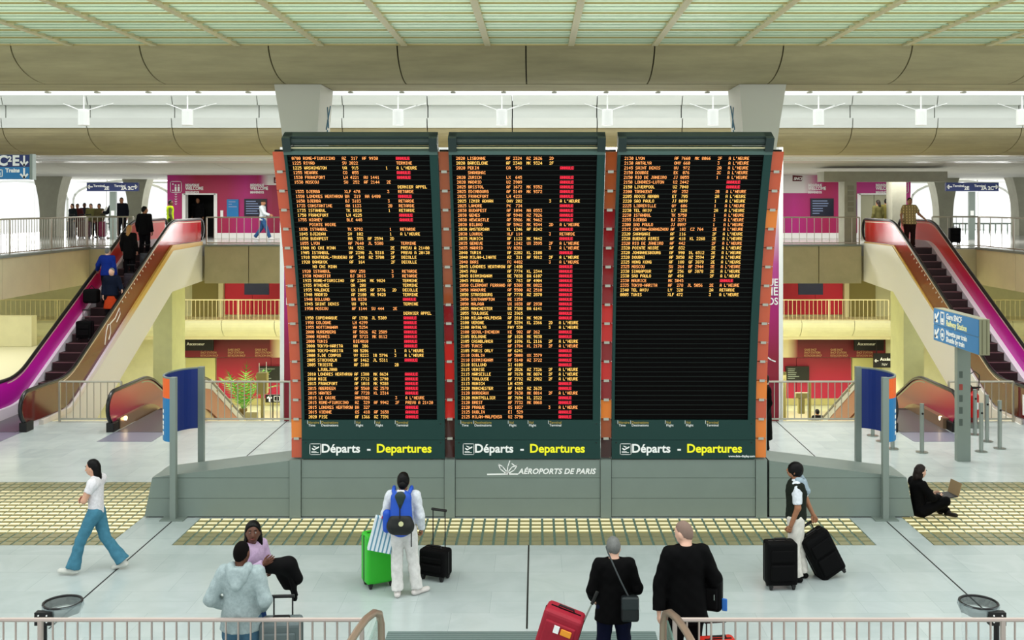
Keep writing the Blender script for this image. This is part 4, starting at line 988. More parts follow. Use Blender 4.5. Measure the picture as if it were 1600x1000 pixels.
def surf(prims, res, clips=(), k=.03, wr=None):
    lo = A3([9e9]*3); hi = -lo
    for p in prims:
        if p[0] == 'c': pts = ((p[1], p[3]), (p[2], p[4]))
        elif p[0] == 'e': pts = ((p[1], max(p[2])),)
        else: continue
        for c, r in pts: lo = np.minimum(lo, c-r); hi = np.maximum(hi, c+r)
    lo -= 2.2*res+k*.3; hi += 2.2*res+k*.3; n = np.ceil((hi-lo)/res).astype(int)+1
    ax = [lo[i]+res*np.arange(n[i], dtype=np.float32) for i in range(3)]
    G = np.stack(np.meshgrid(*ax, indexing='ij'), -1).reshape(-1, 3).astype(np.float32)
    D = None
    for p in prims:
        if p[0] == 'c': d = d_cone(G, *p[1:8])
        elif p[0] == 'e': d = d_ell(G, p[1], A3(p[2]), p[3] if len(p) > 3 else None)
        elif p[0] == '-e':
            d = d_ell(G, p[1], A3(p[2]), p[3] if len(p) > 3 else None); D = np.maximum(D, -d); continue
        if D is None: D = d
        else:
            h = np.clip(.5+.5*(d-D)/k, 0, 1); D = d+(D-d)*h-k*h*(1-h)
    if wr:
        a, f = wr; x, y, z = G[:, 0]*f, G[:, 1]*f, G[:, 2]*f
        D = D+a*(np.sin(x*1.1+.6*z+1.3*np.sin(y*.7))*np.sin(z*1.3+.5*x)+.6*np.sin(y*1.7+z*.9)*np.sin(x*1.9-z*.7))
    for (pt, nn) in clips: D = np.maximum(D, (G-pt)@nn)
    return nets(D.reshape(n), lo, res)
def nets(Fv, lo, res):
    ins = Fv < 0; nx, ny, nz = Fv.shape
    c = [(i, j, k) for i in (0, 1) for j in (0, 1) for k in (0, 1)]
    sl = lambda i, j, k: (slice(i, nx-1+i), slice(j, ny-1+j), slice(k, nz-1+k))
    cnt = sum(ins[sl(*q)].astype(np.int8) for q in c); act = (cnt > 0) & (cnt < 8)
    ci = np.argwhere(act); idx = -np.ones(act.shape, dtype=np.int64); idx[act] = np.arange(len(ci))
    acc = np.zeros((len(ci), 3)); num = np.zeros(len(ci))
    for a in c:
        for axn in range(3):
            if a[axn]: continue
            b = list(a); b[axn] = 1
            fa = Fv[ci[:, 0]+a[0], ci[:, 1]+a[1], ci[:, 2]+a[2]]; fb = Fv[ci[:, 0]+b[0], ci[:, 1]+b[1], ci[:, 2]+b[2]]
            m = (fa < 0) != (fb < 0); t = np.where(m, fa/(fa-fb+1e-12), 0)
            for q in range(3): acc[:, q] += np.where(m, a[q]+(t if q == axn else 0), 0)
            num += m
    V = (ci+acc/np.maximum(num, 1)[:, None])*res+lo
    Fs = []
    for axn in range(3):
        o1, o2 = [(1, 2), (2, 0), (0, 1)][axn]
        s0 = [slice(None)]*3; s1 = [slice(None)]*3; s0[axn] = slice(0, -1); s1[axn] = slice(1, None)
        A, B = ins[tuple(s0)], ins[tuple(s1)]; e = np.argwhere(A != B)
        e = e[(e[:, o1] > 0) & (e[:, o2] > 0) & (e[:, o1] < Fv.shape[o1]-1) & (e[:, o2] < Fv.shape[o2]-1)]
        if not len(e): continue
        def g(d1, d2):
            q = e.copy(); q[:, o1] -= d1; q[:, o2] -= d2; return idx[q[:, 0], q[:, 1], q[:, 2]]
        quad = np.stack([g(1, 1), g(0, 1), g(0, 0), g(1, 0)], 1); fl = ~A[e[:, 0], e[:, 1], e[:, 2]]
        quad[fl] = quad[fl][:, ::-1]; Fs.append(quad)
    Fc = np.concatenate(Fs) if Fs else np.zeros((0, 4), int)
    return V, Fc
def mk(name, V, Fc, m, parent, smooth=True):
    me = bpy.data.meshes.new(name); me.from_pydata(V.tolist(), [], Fc.tolist())
    if smooth: me.polygons.foreach_set('use_smooth', [True]*len(me.polygons))
    me.update(); return link(name, me, m, parent)
HANDS = {}
def hand_mesh(curl, res):
    key = (curl, res)
    if key in HANDS: return HANDS[key]
    pr = [('c', A3((0, -.01, 0)), A3((0, .03, 0)), .026, .03, A3((0, 0, 1)), 1.5), ('c', A3((.012, .035, 0)), A3((.014, .08, 0)), .024, .024, A3((0, 0, 1)), 1.9), ('c', A3((-.012, .03, 0)), A3((-.014, .072, 0)), .024, .022, A3((0, 0, 1)), 1.9)]
    for x, y, L in ((.030, .088, .070), (.010, .094, .078), (-.010, .090, .072), (-.029, .080, .056)):
        p = A3((x, y-.012, 0)); a = curl*.35+.1
        for seg, r in ((.44, .0092), (.32, .0085), (.26, .0075)):
            q = p+A3((x*.12*seg, L*seg*math.cos(a), L*seg*math.sin(a))); pr.append(('c', p, q, r, r*.95, None, 1.0)); p = q; a += curl*.5
    p = A3((.026, .022, .004)); a = .75-.25*min(curl, 1)
    for L, r in ((.036, .0125), (.03, .0105), (.024, .0092)):
        q = p+A3((L*math.sin(a), L*math.cos(a), L*.35*min(curl, 1.2)+.002)); pr.append(('c', p, q, r, r*.93, None, 1.0)); p = q; a -= .28
    HANDS[key] = surf(pr, res, k=.007); return HANDS[key]
SK = {'light': mat('skin_light', '#c99a80', .6), 'tan': mat('skin_tan', '#9a6a4c', .6), 'dark': mat('skin_dark', '#5a3422', .5), 'pale': mat('skin_pale', '#d6ab94', .6)}
HB = mat('hair_black', '#050404', .5, spec=.2); HG = mat('hair_grey', '#6f716e', .6, noise=.3, nscale=25); HBR = mat('hair_brown', '#1c120d', .5, spec=.25); HBL = mat('hair_blonde', '#a87a3e', .5)
def cl(hexc, n=None, ns=30, rough=.85, bump=.0):
    nm = 'cloth_'+hexc.strip('#')+('_n' if n else '')
    return mat(nm, hexc, rough, noise=.25 if n is None else n, nscale=ns, spec=.12)
M_eye = mat('eye_white', '#b8b0a6', .4); M_iris = mat('iris_dark', '#140c08', .3); M_lip = mat('lip', '#7c3a34', .5)
def rotz(a): return A3([[math.cos(a), -math.sin(a), 0], [math.sin(a), math.cos(a), 0], [0, 0, 1]])
def rotx(a): return A3([[1, 0, 0], [0, math.cos(a), -math.sin(a)], [0, math.sin(a), math.cos(a)]])
BASEJ = dict(pelvis=(0,0,.93), waist=(0,.0,1.07), chest=(0,-.005,1.27), neck=(0,-.02,1.425), head=(0,.015,1.57),
    hipR=(.088,0,.90), kneeR=(.10,.025,.49), ankR=(.105,-.015,.085), toeR=(.125,.17,.035), hipL=(-.088,0,.90), kneeL=(-.10,.025,.49), ankL=(-.105,-.015,.085), toeL=(-.125,.17,.035),
    shR=(.172,-.015,1.375), elR=(.228,-.045,1.10), wrR=(.235,.04,.86), shL=(-.172,-.015,1.375), elL=(-.228,-.045,1.10), wrL=(-.235,.04,.86))
def person(label, loc, rot, h=1.7, J=None, skin='light', top=('#222222', 2, .86), pants=('#222233', .0), shoes='#151515', hair=('short', HB), yaw=0, pitch=0, w=1.0, res=.014,
           curl=(.5, .5), thumb=(None, None), group=None, eyes=False, extra=None, skirt=None, cap=None, vest=None, hood=None):
    s = h/1.7; j = {k: A3(v) for k, v in {**BASEJ, **(J or {})}.items()}
    t = thing('person', label, 'person', loc, rot, group); t.scale = (s, s, s)
    Y = A3((0, 1, 0)); c = lambda a, b, ra, rb, dv=None, sy=1.0, fl=False: ('c', A3(a), A3(b), ra, rb, dv, sy, fl)
    up = j['chest']-j['pelvis']; up = up/np.linalg.norm(up); right = j['shR']-j['shL']; right = right/np.linalg.norm(right); fw = np.cross(up, right); fw = fw/np.linalg.norm(fw)
    def torso(i):
        return [c(j['pelvis'], j['waist'], .148*w+i, .132*w+i, fw, 1.4), c(j['waist'], j['chest'], .132*w+i, .158*w+i, fw, 1.42), c(j['shL']*.82+j['chest']*.18, j['shR']*.82+j['chest']*.18, .07+i, .07+i), c(j['chest'], j['neck'], .12*w+i, .062+i, fw, 1.25)]
    def arm(S_, i, f=1.0):
        a, b, d = j['sh'+S_], j['el'+S_], j['wr'+S_]; o = []
        if f <= 1: o.append(c(a, a+(b-a)*f, .056+i, .048+i, None, 1, True if i else False))
        else: o += [c(a, b, .056+i, .043+i), c(b, b+(d-b)*(f-1), .043+i, .030+i*1.2, None, 1, True if i else False)]
        return o
    def leg(S_, i, fl=0.0, f=2.0):
        a, b, d = j['hip'+S_], j['knee'+S_], j['ank'+S_]; calf = b+(d-b)*.3
        if f < 2: return [c(a, b, .098*w+i, .064+i)] if f <= 1 else [c(a, b, .098*w+i, .064+i), c(b, b+(d-b)*(f-1), .064+i, .05+i, None, 1, True)]
        return [c(a, b, .098*w+i, .064+i), c(b, calf, .060+i, .060+i), c(calf, d, .060+i, .040+i+fl, None, 1, True if i else False)]
    hd = j['head']; Rm = rotz(yaw)@rotx(pitch); H = lambda v: hd+Rm@A3(v)
    headp = [('e', hd, (.076, .094, .112), Rm), ('e', H((0, .025, -.055)), (.056, .064, .062), Rm), c(j['neck']-A3((0,0,.03)), H((0, -.015, -.06)), .058, .054)]
    face = [c(H((0, .092, -.002)), H((0, .108, -.032)), .008, .013), ('e', H((.077, -.004, -.014)), (.012, .02, .032), Rm), ('e', H((-.077, -.004, -.014)), (.012, .02, .032), Rm)]
    body = torso(0)+arm('R', 0, 2)+arm('L', 0, 2)+leg('R', 0)+leg('L', 0)+headp
    V, Fc = surf(body+face, res, k=.022)
    for S_, si in (('R', 0), ('L', 1)):
        hv, hf = hand_mesh(curl[si], .0045 if res < .02 else .008)
        d = j['wr'+S_]-j['el'+S_]; d = d/np.linalg.norm(d); th = A3(thumb[si]) if thumb[si] is not None else (A3((0, 1, 0)) if abs(d[1]) < .8 else A3((0, 0, 1)))
        th = th-d*float(th@d); th = th/np.linalg.norm(th); z = np.cross(th, d)
        M_ = np.stack([th, d, z], 1); v = hv.copy(); f2 = hf
        if S_ == 'L': v = v*A3((1, 1, -1)); f2 = hf[:, ::-1]
        v = v@M_.T+j['wr'+S_]; Fc = np.concatenate([Fc, f2+len(V)]); V = np.concatenate([V, v])
    mk('body', V, Fc, SK[skin], t)
    if top:
        colr, sl, hem = top[:3]; i = top[3] if len(top) > 3 else .016; nm = top[4] if len(top) > 4 else 'shirt'; mm = colr if not isinstance(colr, str) else cl(colr)
        pr = torso(i)+(arm('R', i, sl)+arm('L', i, sl) if sl else [])
        if hem < .85: pr = [c(A3((j['pelvis'][0], j['pelvis'][1], hem-.05)), j['waist'], .185*w+i, .145*w+i, fw, 1.3)]+pr
        Vt, Ft = surf(pr, res, [(A3(j['neck'])+up*.034, up), (j['pelvis']+up*(hem-.93), -up)], k=.028, wr=(.0045, 26)); mk(nm, Vt, Ft, mm, t)
    if vest:
        Vt, Ft = surf([('c', p[1], p[2], p[3], p[4])+tuple(p[5:]) for p in torso(.042)], res, [(A3(j['neck'])+up*.012, up), (j['pelvis']-up*.06, -up)], k=.03, wr=(.004, 40)); mk('vest', Vt, Ft, cl(vest), t)
    if pants:
        colr, fl = pants[:2]; i = .015; mm = colr if not isinstance(colr, str) else cl(colr, None, 12)
        pr = [c(j['pelvis']-A3((0,0,.02)), j['waist']-up*.03, .145*w+i, .13*w+i*.6, fw, 1.38)]+leg('R', i, fl, pants[2] if len(pants) > 2 else 2.0)+leg('L', i, fl, pants[2] if len(pants) > 2 else 2.0)
        Vt, Ft = surf(pr, res, [(j['waist']-up*.05, up)] if j['kneeR'][2] < j['waist'][2]-.1 else [], k=.03, wr=(.004, 24)); mk('trousers', Vt, Ft, mm, t)
    if skirt:
        Vt, Ft = surf([c(j['waist'], A3((0, 0, skirt[1])), .14, .24, fw, 1.3, True)], res, [(j['waist']-up*.02, up)], k=.03); mk('skirt', Vt, Ft, cl(skirt[0]), t)
    for S_ in ('R', 'L'):
        a, to = j['ank'+S_], j['toe'+S_]; d = to-a; d2 = d.copy(); d2[2] = 0; d2 = d2/(np.linalg.norm(d2)+1e-6)
        heel = a-d2*.045-A3((0, 0, .045)); 
        Vt, Ft = surf([c(heel, to, .044, .042, A3((0, 0, 1)), 1.15), c(a, a-A3((0,0,.04)), .048, .045)], max(res*.8, .011), k=.02); mk('shoe', Vt, Ft, cl(shoes, 0, 10, .5), t)
    if hair:
        st, hm = hair[:2]; R0 = (.086, .104, .12)
        tail = []; hp = [('e', H((0, -.010, .012)), R0, Rm)]; clips = [(H((0, .035, .035)), Rm@A3((0, .80, -.60)))]
        if st == 'buzz': hp = [('e', H((0, -.006, .006)), (.080, .098, .116), Rm)]; clips = [(H((0, .045, .05)), Rm@A3((0, .74, -.67)))]
        if st == 'short': clips.append((H((0, 0, -.075)), Rm@A3((0, .25, -.97))))
        if st == 'buzz': clips.append((H((0, 0, -.06)), Rm@A3((0, .3, -.95))))
        if st == 'fringe': hp = [('e', H((0, -.012, .008)), (.09, .112, .118), Rm)]; clips = []
        if st in ('long', 'bob'):
            L = hair[2] if len(hair) > 2 else .35; tail += [c(H((0, -.055, .0)), hd+A3((0, -.085, -L*.6)), .078, .066, A3((0, 1, 0)), 1.25), c(hd+A3((0, -.085, -L*.6)), hd+A3((0, -.10, -L)), .066, .035, A3((0, 1, 0)), 1.4)]
            if st == 'bob': tail += [c(H((.06, -.01, 0)), H((.062, -.005, -.11)), .032, .026), c(H((-.06, -.01, 0)), H((-.062, -.005, -.11)), .032, .026)]
        if st == 'bun': tail += [('e', H((0, -.09, -.035)), (.058, .05, .06), Rm), c(H((0, -.04, -.04)), H((0, -.035, -.1)), .062, .035)]; clips = [(H((0, .04, .03)), Rm@A3((0, .80, -.60)))]
        if st == 'pony': hp = [('e', H((0, -.02, .018)), (.098, .112, .128), Rm)]; tail += [c(H((-.06, -.05, 0)), H((-.10, -.06, -.15)), .045, .022), c(H((.07, -.02, .02)), H((.085, .0, -.10)), .03, .022), c(H((0, -.07, .0)), H((-.02, -.08, -.12)), .07, .04)]
        Vh, Fh = surf(hp, min(res, .014) if res < .02 else res*.8, clips, k=.025, wr=(.0035, 75) if st != 'buzz' else None)
        if tail:
            V2, F2 = surf(tail, min(res, .014) if res < .02 else res*.8, k=.03, wr=(.004, 60)); Fh = np.concatenate([Fh, F2+len(Vh)]); Vh = np.concatenate([Vh, V2])
        mk('hair', Vh, Fh, hm, t)
    if cap:
        Vh, Fh = surf([('e', H((0, 0, .03)), (.09, .108, .1), Rm), c(H((0, .08, .05)), H((0, .15, .04)), .06, .05, Rm@A3((0, 0, 1)), 5.0)], res, [(H((0, 0, .025)), Rm@A3((0, 0, -1)))], k=.02); mk('cap', Vh, Fh, cl(cap), t)
    if hood:
        Vh, Fh = surf([c(j['neck']+A3((-.09, -.04, .02)), j['neck']+A3((0, -.13, -.14)), .05, .045), c(j['neck']+A3((.09, -.04, .02)), j['neck']+A3((0, -.13, -.14)), .05, .045), c(j['neck']+A3((-.08, .0, .03)), j['neck']+A3((-.09, -.05, 0)), .035, .04), c(j['neck']+A3((.08, 0, .03)), j['neck']+A3((.09, -.05, 0)), .035, .04), ('e', j['neck']+A3((0, -.10, -.06)), (.11, .035, .10))], res, k=.03); mk('hood', Vh, Fh, cl(hood), t)
    if eyes:
        for sx in (-1, 1):
            e = MB(); o = H((sx*.031, .0775, .008)); g = Rm@A3((.35 if eyes == 2 else 0, 1, .0)); g = g/np.linalg.norm(g)
            def ball(cn, r, nm, mm, par):
                b = bmesh.new(); bmesh.ops.create_icosphere(b, subdivisions=2, radius=r); me = bpy.data.meshes.new(nm); b.to_mesh(me); b.free(); return link(nm, me, mm, par, tuple(float(x) for x in cn))
            ey = ball(o, .0115, 'eye', M_eye, t); ball(g*.0048, .0086, 'iris', M_iris, ey)
            brow = MB().tube([tuple(H((sx*.016, .094, .033))), tuple(H((sx*.032, .093, .039))), tuple(H((sx*.05, .082, .034)))], .0045, 6); obj('eyebrow', brow, HB, t)
        lp = MB().tube([tuple(H((-.026, .079, -.064))), tuple(H((-.01, .088, -.066))), tuple(H((.01, .088, -.066))), tuple(H((.026, .079, -.064)))], [.004, .008, .008, .004], 6); obj('mouth', lp, M_lip, t, smooth=True)
    return t

# ---- luggage
def rbox(mb_args, m, name, parent, bev, seg=3, loc=None, rot=None):
    return obj(name, MB().box(*mb_args), m, parent, loc, rot, smooth=False, bevel=bev, seg=seg)
def suitcase(label, loc, rz, wd, dp, ht, mm, tilt=0, handle=.0, trim=None, group='suitcases of the travellers', name='suitcase', lean=0, pockets=True):
    t = thing(name, label, 'suitcase', loc, rz, group); t.rotation_euler = (tilt, lean, rz); trim = trim or M_black
    sh = rbox((-wd/2, wd/2, -dp/2, dp/2, .06, ht), mm, 'shell', t, min(wd, dp)*.16)
    obj('zip', MB().box(-wd/2-.004, wd/2+.004, -.012, .012, .10, ht-.03).box(-wd/2+.05, wd/2-.05, -.012, .012, ht-.02, ht+.004), trim, sh)
    if pockets:
        rbox((-wd/2+.05, wd/2-.05, -dp/2-.03, -dp/2+.03, .14, ht*.55), mm, 'front_pocket', t, .02, 2); rbox((-wd/2+.05, wd/2-.05, -dp/2-.022, -dp/2+.03, ht*.6, ht-.1), mm, 'front_pocket', t, .015, 2)
    for x in (-wd/2+.06, wd/2-.06):
        for y in (-dp/2+.04, dp/2-.04):
            wv = obj('wheel', MB().tube([(x-.015, y, .035), (x+.015, y, .035)], .035, 12), M_black, t); obj('wheel_mount', MB().box(x-.025, x+.025, y-.03, y+.03, .04, .09), trim, t)
    obj('carry_handle', MB().tube([(-.09, 0, ht-.005), (-.08, 0, ht+.03), (.08, 0, ht+.03), (.09, 0, ht-.005)], .013, 8), M_black, t)
    if handle:
        for x in (-.1, .1): obj('pull_rod', MB().tube([(x, dp/2-.03, ht-.05), (x, dp/2-.03, ht+handle)], .009, 6), M_steel if trim is not M_black else mat('dark_rod', '#2a2a2c', .4, metal=.5), t)
        obj('pull_grip', MB().tube([(-.12, dp/2-.03, ht+handle), (.12, dp/2-.03, ht+handle)], .02, 8), M_black, t)
    return t
M_green = mat('bright_green_shell', '#2fb52a', .45); M_blackcl = mat('black_nylon', '#050506', .8, spec=.15); M_redcl = mat('red_nylon', '#9e0f2a', .6, noise=.2, nscale=6); M_greycase = mat('grey_case', '#5d6a6b', .5)

# ================================================================= FOREGROUND PEOPLE
# woman walking to the left with folded arms
person('woman in white polo and flared jeans walking with folded arms', (-6.33, 15.0, 0), R(93), 1.66,
    dict(hipR=(.085,0,.9), kneeR=(.09,-.10,.50), ankR=(.10,-.36,.13), toeR=(.11,-.23,.035), hipL=(-.085,0,.9), kneeL=(-.09,.19,.51), ankL=(-.10,.30,.10), toeL=(-.11,.48,.07),
         elR=(.21,.09,1.13), wrR=(-.05,.165,1.12), elL=(-.21,.10,1.13), wrL=(.06,.175,1.17), chest=(0,.015,1.27), neck=(0,0,1.425), head=(0,.05,1.57)),
    'light', ('#e9e6ea', .55, .87, .018, 'polo_shirt'), ('#4a8299', .05), '#cfd0c8', ('long', HB, .36), pitch=R(-6), curl=(.5, .5), thumb=((0,0,1), (0,0,1)), eyes=1, w=.93)
# hooded man and the woman facing him
person('man in grey hooded sweatshirt and faded jeans seen from behind', (-3.05, 11.0, 0), R(-4), 1.78,
    dict(elR=(.27,-.06,1.12), wrR=(.19,.12,.98), elL=(-.29,-.08,1.12), wrL=(-.17,.13,.98), hipR=(.09,0,.9), kneeR=(.12,.02,.49), ankR=(.14,-.02,.085), toeR=(.16,.17,.035)),
    'dark', ('#a3b3b4', 2, .80, .026, 'hooded_sweatshirt'), ('#4c6f86', .03), '#dddddd', ('buzz', mat('hair_cropped', '#0c0908', .9, spec=.1)), yaw=R(-8), hood='#a3b3b4', w=1.08)
person('young woman in lilac blouse looking over her shoulder, carrying a black jacket', (-3.24, 12.1, 0), R(240), 1.64,
    dict(elR=(.21,.10,1.13), wrR=(.12,.31,1.27), elL=(-.22,.06,1.13), wrL=(-.04,.26,1.14), chest=(0,.01,1.27)),
    'dark', ('#b9a0bd', 2, .82, .02, 'blouse'), ('#1c3560', .02), '#222222', ('pony', HB), yaw=R(-46), pitch=R(8), eyes=2, curl=(.6, .8), thumb=((0,0,1), (0,0,1)), w=.95)
jk = thing('folded_jacket', 'black jacket carried over the arm of the lilac blouse woman', 'jacket', (-2.86, 11.9, 1.06))
V, Fc = surf([('c', A3((-.12, .02, .12)), A3((.1, -.02, .14)), .085, .1, None, 1.0, False), ('c', A3((.1, -.02, .14)), A3((.2, 0, -.02)), .1, .07, None, 1.0, False), ('c', A3((.14, 0, 0)), A3((.17, .02, -.26)), .05, .03, None, 1.0, False), ('c', A3((.02, 0, .02)), A3((.08, 0, -.1)), .06, .05, None, 1.0, False)], .012, k=.04)
mk('jacket_body', V, Fc, M_blackcl, jk); V, Fc = surf([('c', A3((.1, -.06, .18)), A3((.2, -.06, -.2)), .035, .028, None, 1.0, 1)], .01); mk('sleeve', V, Fc, M_blackcl, jk)
suitcase('large grey suitcase with pull handle beside the hooded man', (-2.63, 11.05, 0), R(4), .44, .28, .92, M_greycase, handle=.2)
# woman with the blue backpack
person('woman in white with a blue backpack seen from behind', (-1.72, 14.15, 0), R(0), 1.69,
    dict(hipR=(.085,0,.9), kneeR=(.13,.03,.49), ankR=(.19,.0,.085), toeR=(.32,.12,.035), hipL=(-.085,0,.9), kneeL=(-.085,-.01,.49), ankL=(-.07,-.08,.085), toeL=(-.09,.10,.035), elR=(.235,-.03,1.10), wrR=(.25,.06,.90), elL=(-.24,-.03,1.12), wrL=(-.25,.10,.96)),
    'tan', ('#dfe4ea', 2, .88, .022, 'sweater'), ('#e3e2de', .03), '#d9d3cf', ('bun', HB), curl=(1.4, 1.0))
bp = thing('backpack', 'blue and black backpack worn by the woman in white', 'backpack', (-1.72, 13.92, .93))
V, Fc = surf([('c', A3((0, 0, .10)), A3((0, .01, .42)), .165, .14, A3((0, 1, 0)), 1.5, False), ('e', A3((0, .02, .48)), (.13, .08, .08))], .012, k=.05); mk('pack_body', V, Fc, mat('blue_nylon', '#1c4fb8', .6), bp)
V, Fc = surf([('c', A3((-.07, -.05, .10)), A3((.07, -.05, .10)), .12, .12, A3((0, 1, 0)), 1.35, False), ('e', A3((0, -.05, .2)), (.15, .075, .07))], .012, k=.04); mk('lower_pocket', V, Fc, mat('black_ripstop', '#121614', .6), bp)
V, Fc = surf([('c', A3((0, -.085, .36)), A3((0, -.075, .50)), .02, .075, A3((0, 1, 0)), 2.2, False)], .010, k=.02); mk('top_flap', V, Fc, mat('dark_teal_nylon', '#20332f', .6), bp)
V, Fc = surf([('c', A3((-.19, .01, .05)), A3((-.19, .01, .25)), .06, .06, None, 1.0, False)], .012); mk('side_pocket', V, Fc, mat('blue_nylon', '#1c4fb8', .6), bp)
obj('badge', MB().tube([(.02, -.155, .16), (.02, -.145, .16)], .034, 12), mat('badge_cream', '#cfd0a0', .5), bp)
obj('grab_handle', MB().tube([(-.05, -.0, .53), (-.04, -.03, .57), (.04, -.03, .57), (.05, 0, .53)], .014, 8), M_wtxt, bp, smooth=True)
for sx in (-1, 1): obj('shoulder_strap', MB().tube([(sx*.09, .02, .48), (sx*.115, .10, .54), (sx*.12, .20, .56), (sx*.12, .27, .48)], .026, 8), mat('blue_nylon', '#1c4fb8', .6), bp, smooth=True)
obj('zip_line', MB().tube([(0, -.118, .22), (0, -.112, .40)], .008, 6), M_black, bp); obj('loose_strap', MB().box(.14, .155, -.06, -.05, -.18, .06), M_black, bp)
sb = thing('shopping_bag', 'white and blue striped shopping bag hanging from red cords', 'bag', (-2.05, 14.1, .62), R(10)); sb.rotation_euler = (0, R(14), R(10))
M_strp = checks('striped_paper', '#dfe8ec', '#5f93ab', None, 18)
obj('bag_body', MB().hexa([(-.16,-.06,0),(.16,-.06,0),(.16,.06,0),(-.16,.06,0)], [(-.155,-.05,.46),(.155,-.05,.46),(.155,.05,.46),(-.155,.05,.46)]), M_strp, sb)
for y in (-.05, .05): obj('cord', MB().tube([(-.07, y, .45), (-.05, y*.8, .6), (.07, 0, .80), (.06, y*.8, .6), (.07, y, .45)], .008, 6), mat('red_cord', '#c01830', .5), sb)
suitcase('bright green suitcase standing left of the woman in white', (-2.12, 14.5, 0), R(28), .42, .3, .76, M_green, handle=0, trim=M_black, pockets=False)
suitcase('small black trolley case right of the woman in white', (-1.33, 14.75, 0), R(-24), .42, .26, .44, M_blackcl, handle=.52)
# elderly couple
person('grey haired woman in black top and navy trousers with bowed head', (1.0, 11.6, 0), R(2), 1.63,
    dict(head=(0,.07,1.545), neck=(0,.0,1.41), chest=(0,.0,1.26), elR=(.27,-.02,1.09), wrR=(.21,.16,.99), elL=(-.26,-.02,1.08), wrL=(-.23,.14,.92), kneeR=(.12,.03,.49), ankR=(.15,-.01,.085), toeR=(.17,.17,.035), kneeL=(-.12,.03,.49), ankL=(-.15,-.01,.085), toeL=(-.17,.17,.035)),
    'pale', ('#050506', 2, .72, .026, 'tunic'), ('#11152e', .03), '#111111', ('short', HG), pitch=R(-26), w=1.15)
sg = thing('shoulder_bag', 'black shoulder bag on a thin strap at the grey haired woman', 'bag', (1.16, 11.38, .80))
rbox((-.10, .10, -.05, .05, -.04, .24), mat('black_leather', '#14181a', .35), 'bag_body', sg, .03); rbox((-.095, .095, -.065, -.02, .10, .24), mat('dark_leather_flap', '#20282a', .3), 'flap', sg, .015, 2)
obj('strap', MB().tube([(-.02, -.0, .24), (-.10, .0, .40), (-.17, .02, .55), (-.24, .08, .70), (-.25, .2, .72)], .009, 6), mat('grey_strap', '#3c4244', .5), sg)
person('balding man in black jacket looking down to his left', (1.78, 11.4, 0), R(12), 1.87,
    dict(elR=(.29,-.06,1.12), wrR=(.27,.10,.94), elL=(-.27,.0,1.09), wrL=(-.30,-.06,.84), head=(0,.05,1.56)),
    'pale', ('#040405', 2, .70, .028, 'jacket'), ('#060608', .03), '#111111', ('buzz', mat('hair_thin_grey', '#7d675c', .8)), yaw=R(38), pitch=R(-14), w=1.15, curl=(.8, .7), eyes=1)
sg = thing('shoulder_bag', 'black travel bag with blue tag at the side of the man in black', 'bag', (2.08, 11.5, .86), R(-20))
rbox((-.13, .13, -.09, .09, -.02, .38), M_blackcl, 'bag_body', sg, .05); rbox((-.09, .09, -.12, -.07, .02, .26), M_blackcl, 'front_pocket', sg, .02, 2)
obj('tag', MB().box(.13, .19, -.05, -.03, .0, .14), mat('blue_tag', '#2a6fc4', .5), sg, bevel=.008, seg=1); obj('strap', MB().tube([(-.1, 0, .36), (-.22, .0, .55), (-.3, .05, .64)], .02, 8), M_blackcl, sg); obj('zip_pull', MB().tube([(.06, -.13, .2), (.06, -.13, .14)], .006, 6), M_steel, sg)
rs = suitcase('red suitcase with extended pull handle beside the grey haired woman', (.16, 11.25, 0), R(-12), .44, .30, 1.0, M_redcl, lean=R(17), handle=0, trim=M_blackcl)
obj('pull_rod', MB().tube([(.2, 0, .8), (.25, 0, 1.22)], .009, 6), M_steel, rs); obj('pull_grip', MB().tube([(.245, 0, 1.17), (.262, 0, 1.32)], .018, 8), M_black, rs); obj('orange_tag', MB().box(.02, .14, -.19, -.18, .80, .87), mat('orange_tag', '#f09a28', .5), rs, bevel=.006, seg=1); obj('luggage_label', MB().box(-.06, .0, -.19, -.18, .80, .88), M_wtxt, rs)
suitcase('small red case at the feet of the man in black', (2.1, 11.15, 0), R(8), .4, .26, .66, mat('scarlet_case', '#c22a1c', .5), handle=.15)
# man with two black suitcases
person('man in dark padded vest and white tee holding a black case', (3.85, 14.7, 0), R(72), 1.7,
    dict(elL=(-.235,-.04,1.10), wrL=(-.22,.06,.83), elR=(.235,-.12,1.10), wrR=(.22,-.22,.9), head=(0,.02,1.575), kneeR=(.10,-.02,.49), ankR=(.105,-.08,.085), toeR=(.12,.10,.035)),
    'tan', ('#dfe6ec', .85, .88, .02, 't_shirt'), ('#e4e1d8', .035), '#0c0c0c', ('fringe', HB), pitch=R(12), yaw=R(6), vest='#20261f', hood='#9db0bb', w=1.12, curl=(1.4, 1.5), eyes=1)
suitcase('upright black suitcase held by the man in the padded vest', (3.55, 14.4, 0), R(4), .44, .26, .66, M_blackcl, group='pair of black suitcases', handle=0)
suitcase('tilted black suitcase pulled behind the man in the padded vest', (4.42, 14.85, 0), R(14), .42, .28, .72, M_blackcl, lean=R(-28), group='pair of black suitcases', handle=.1)
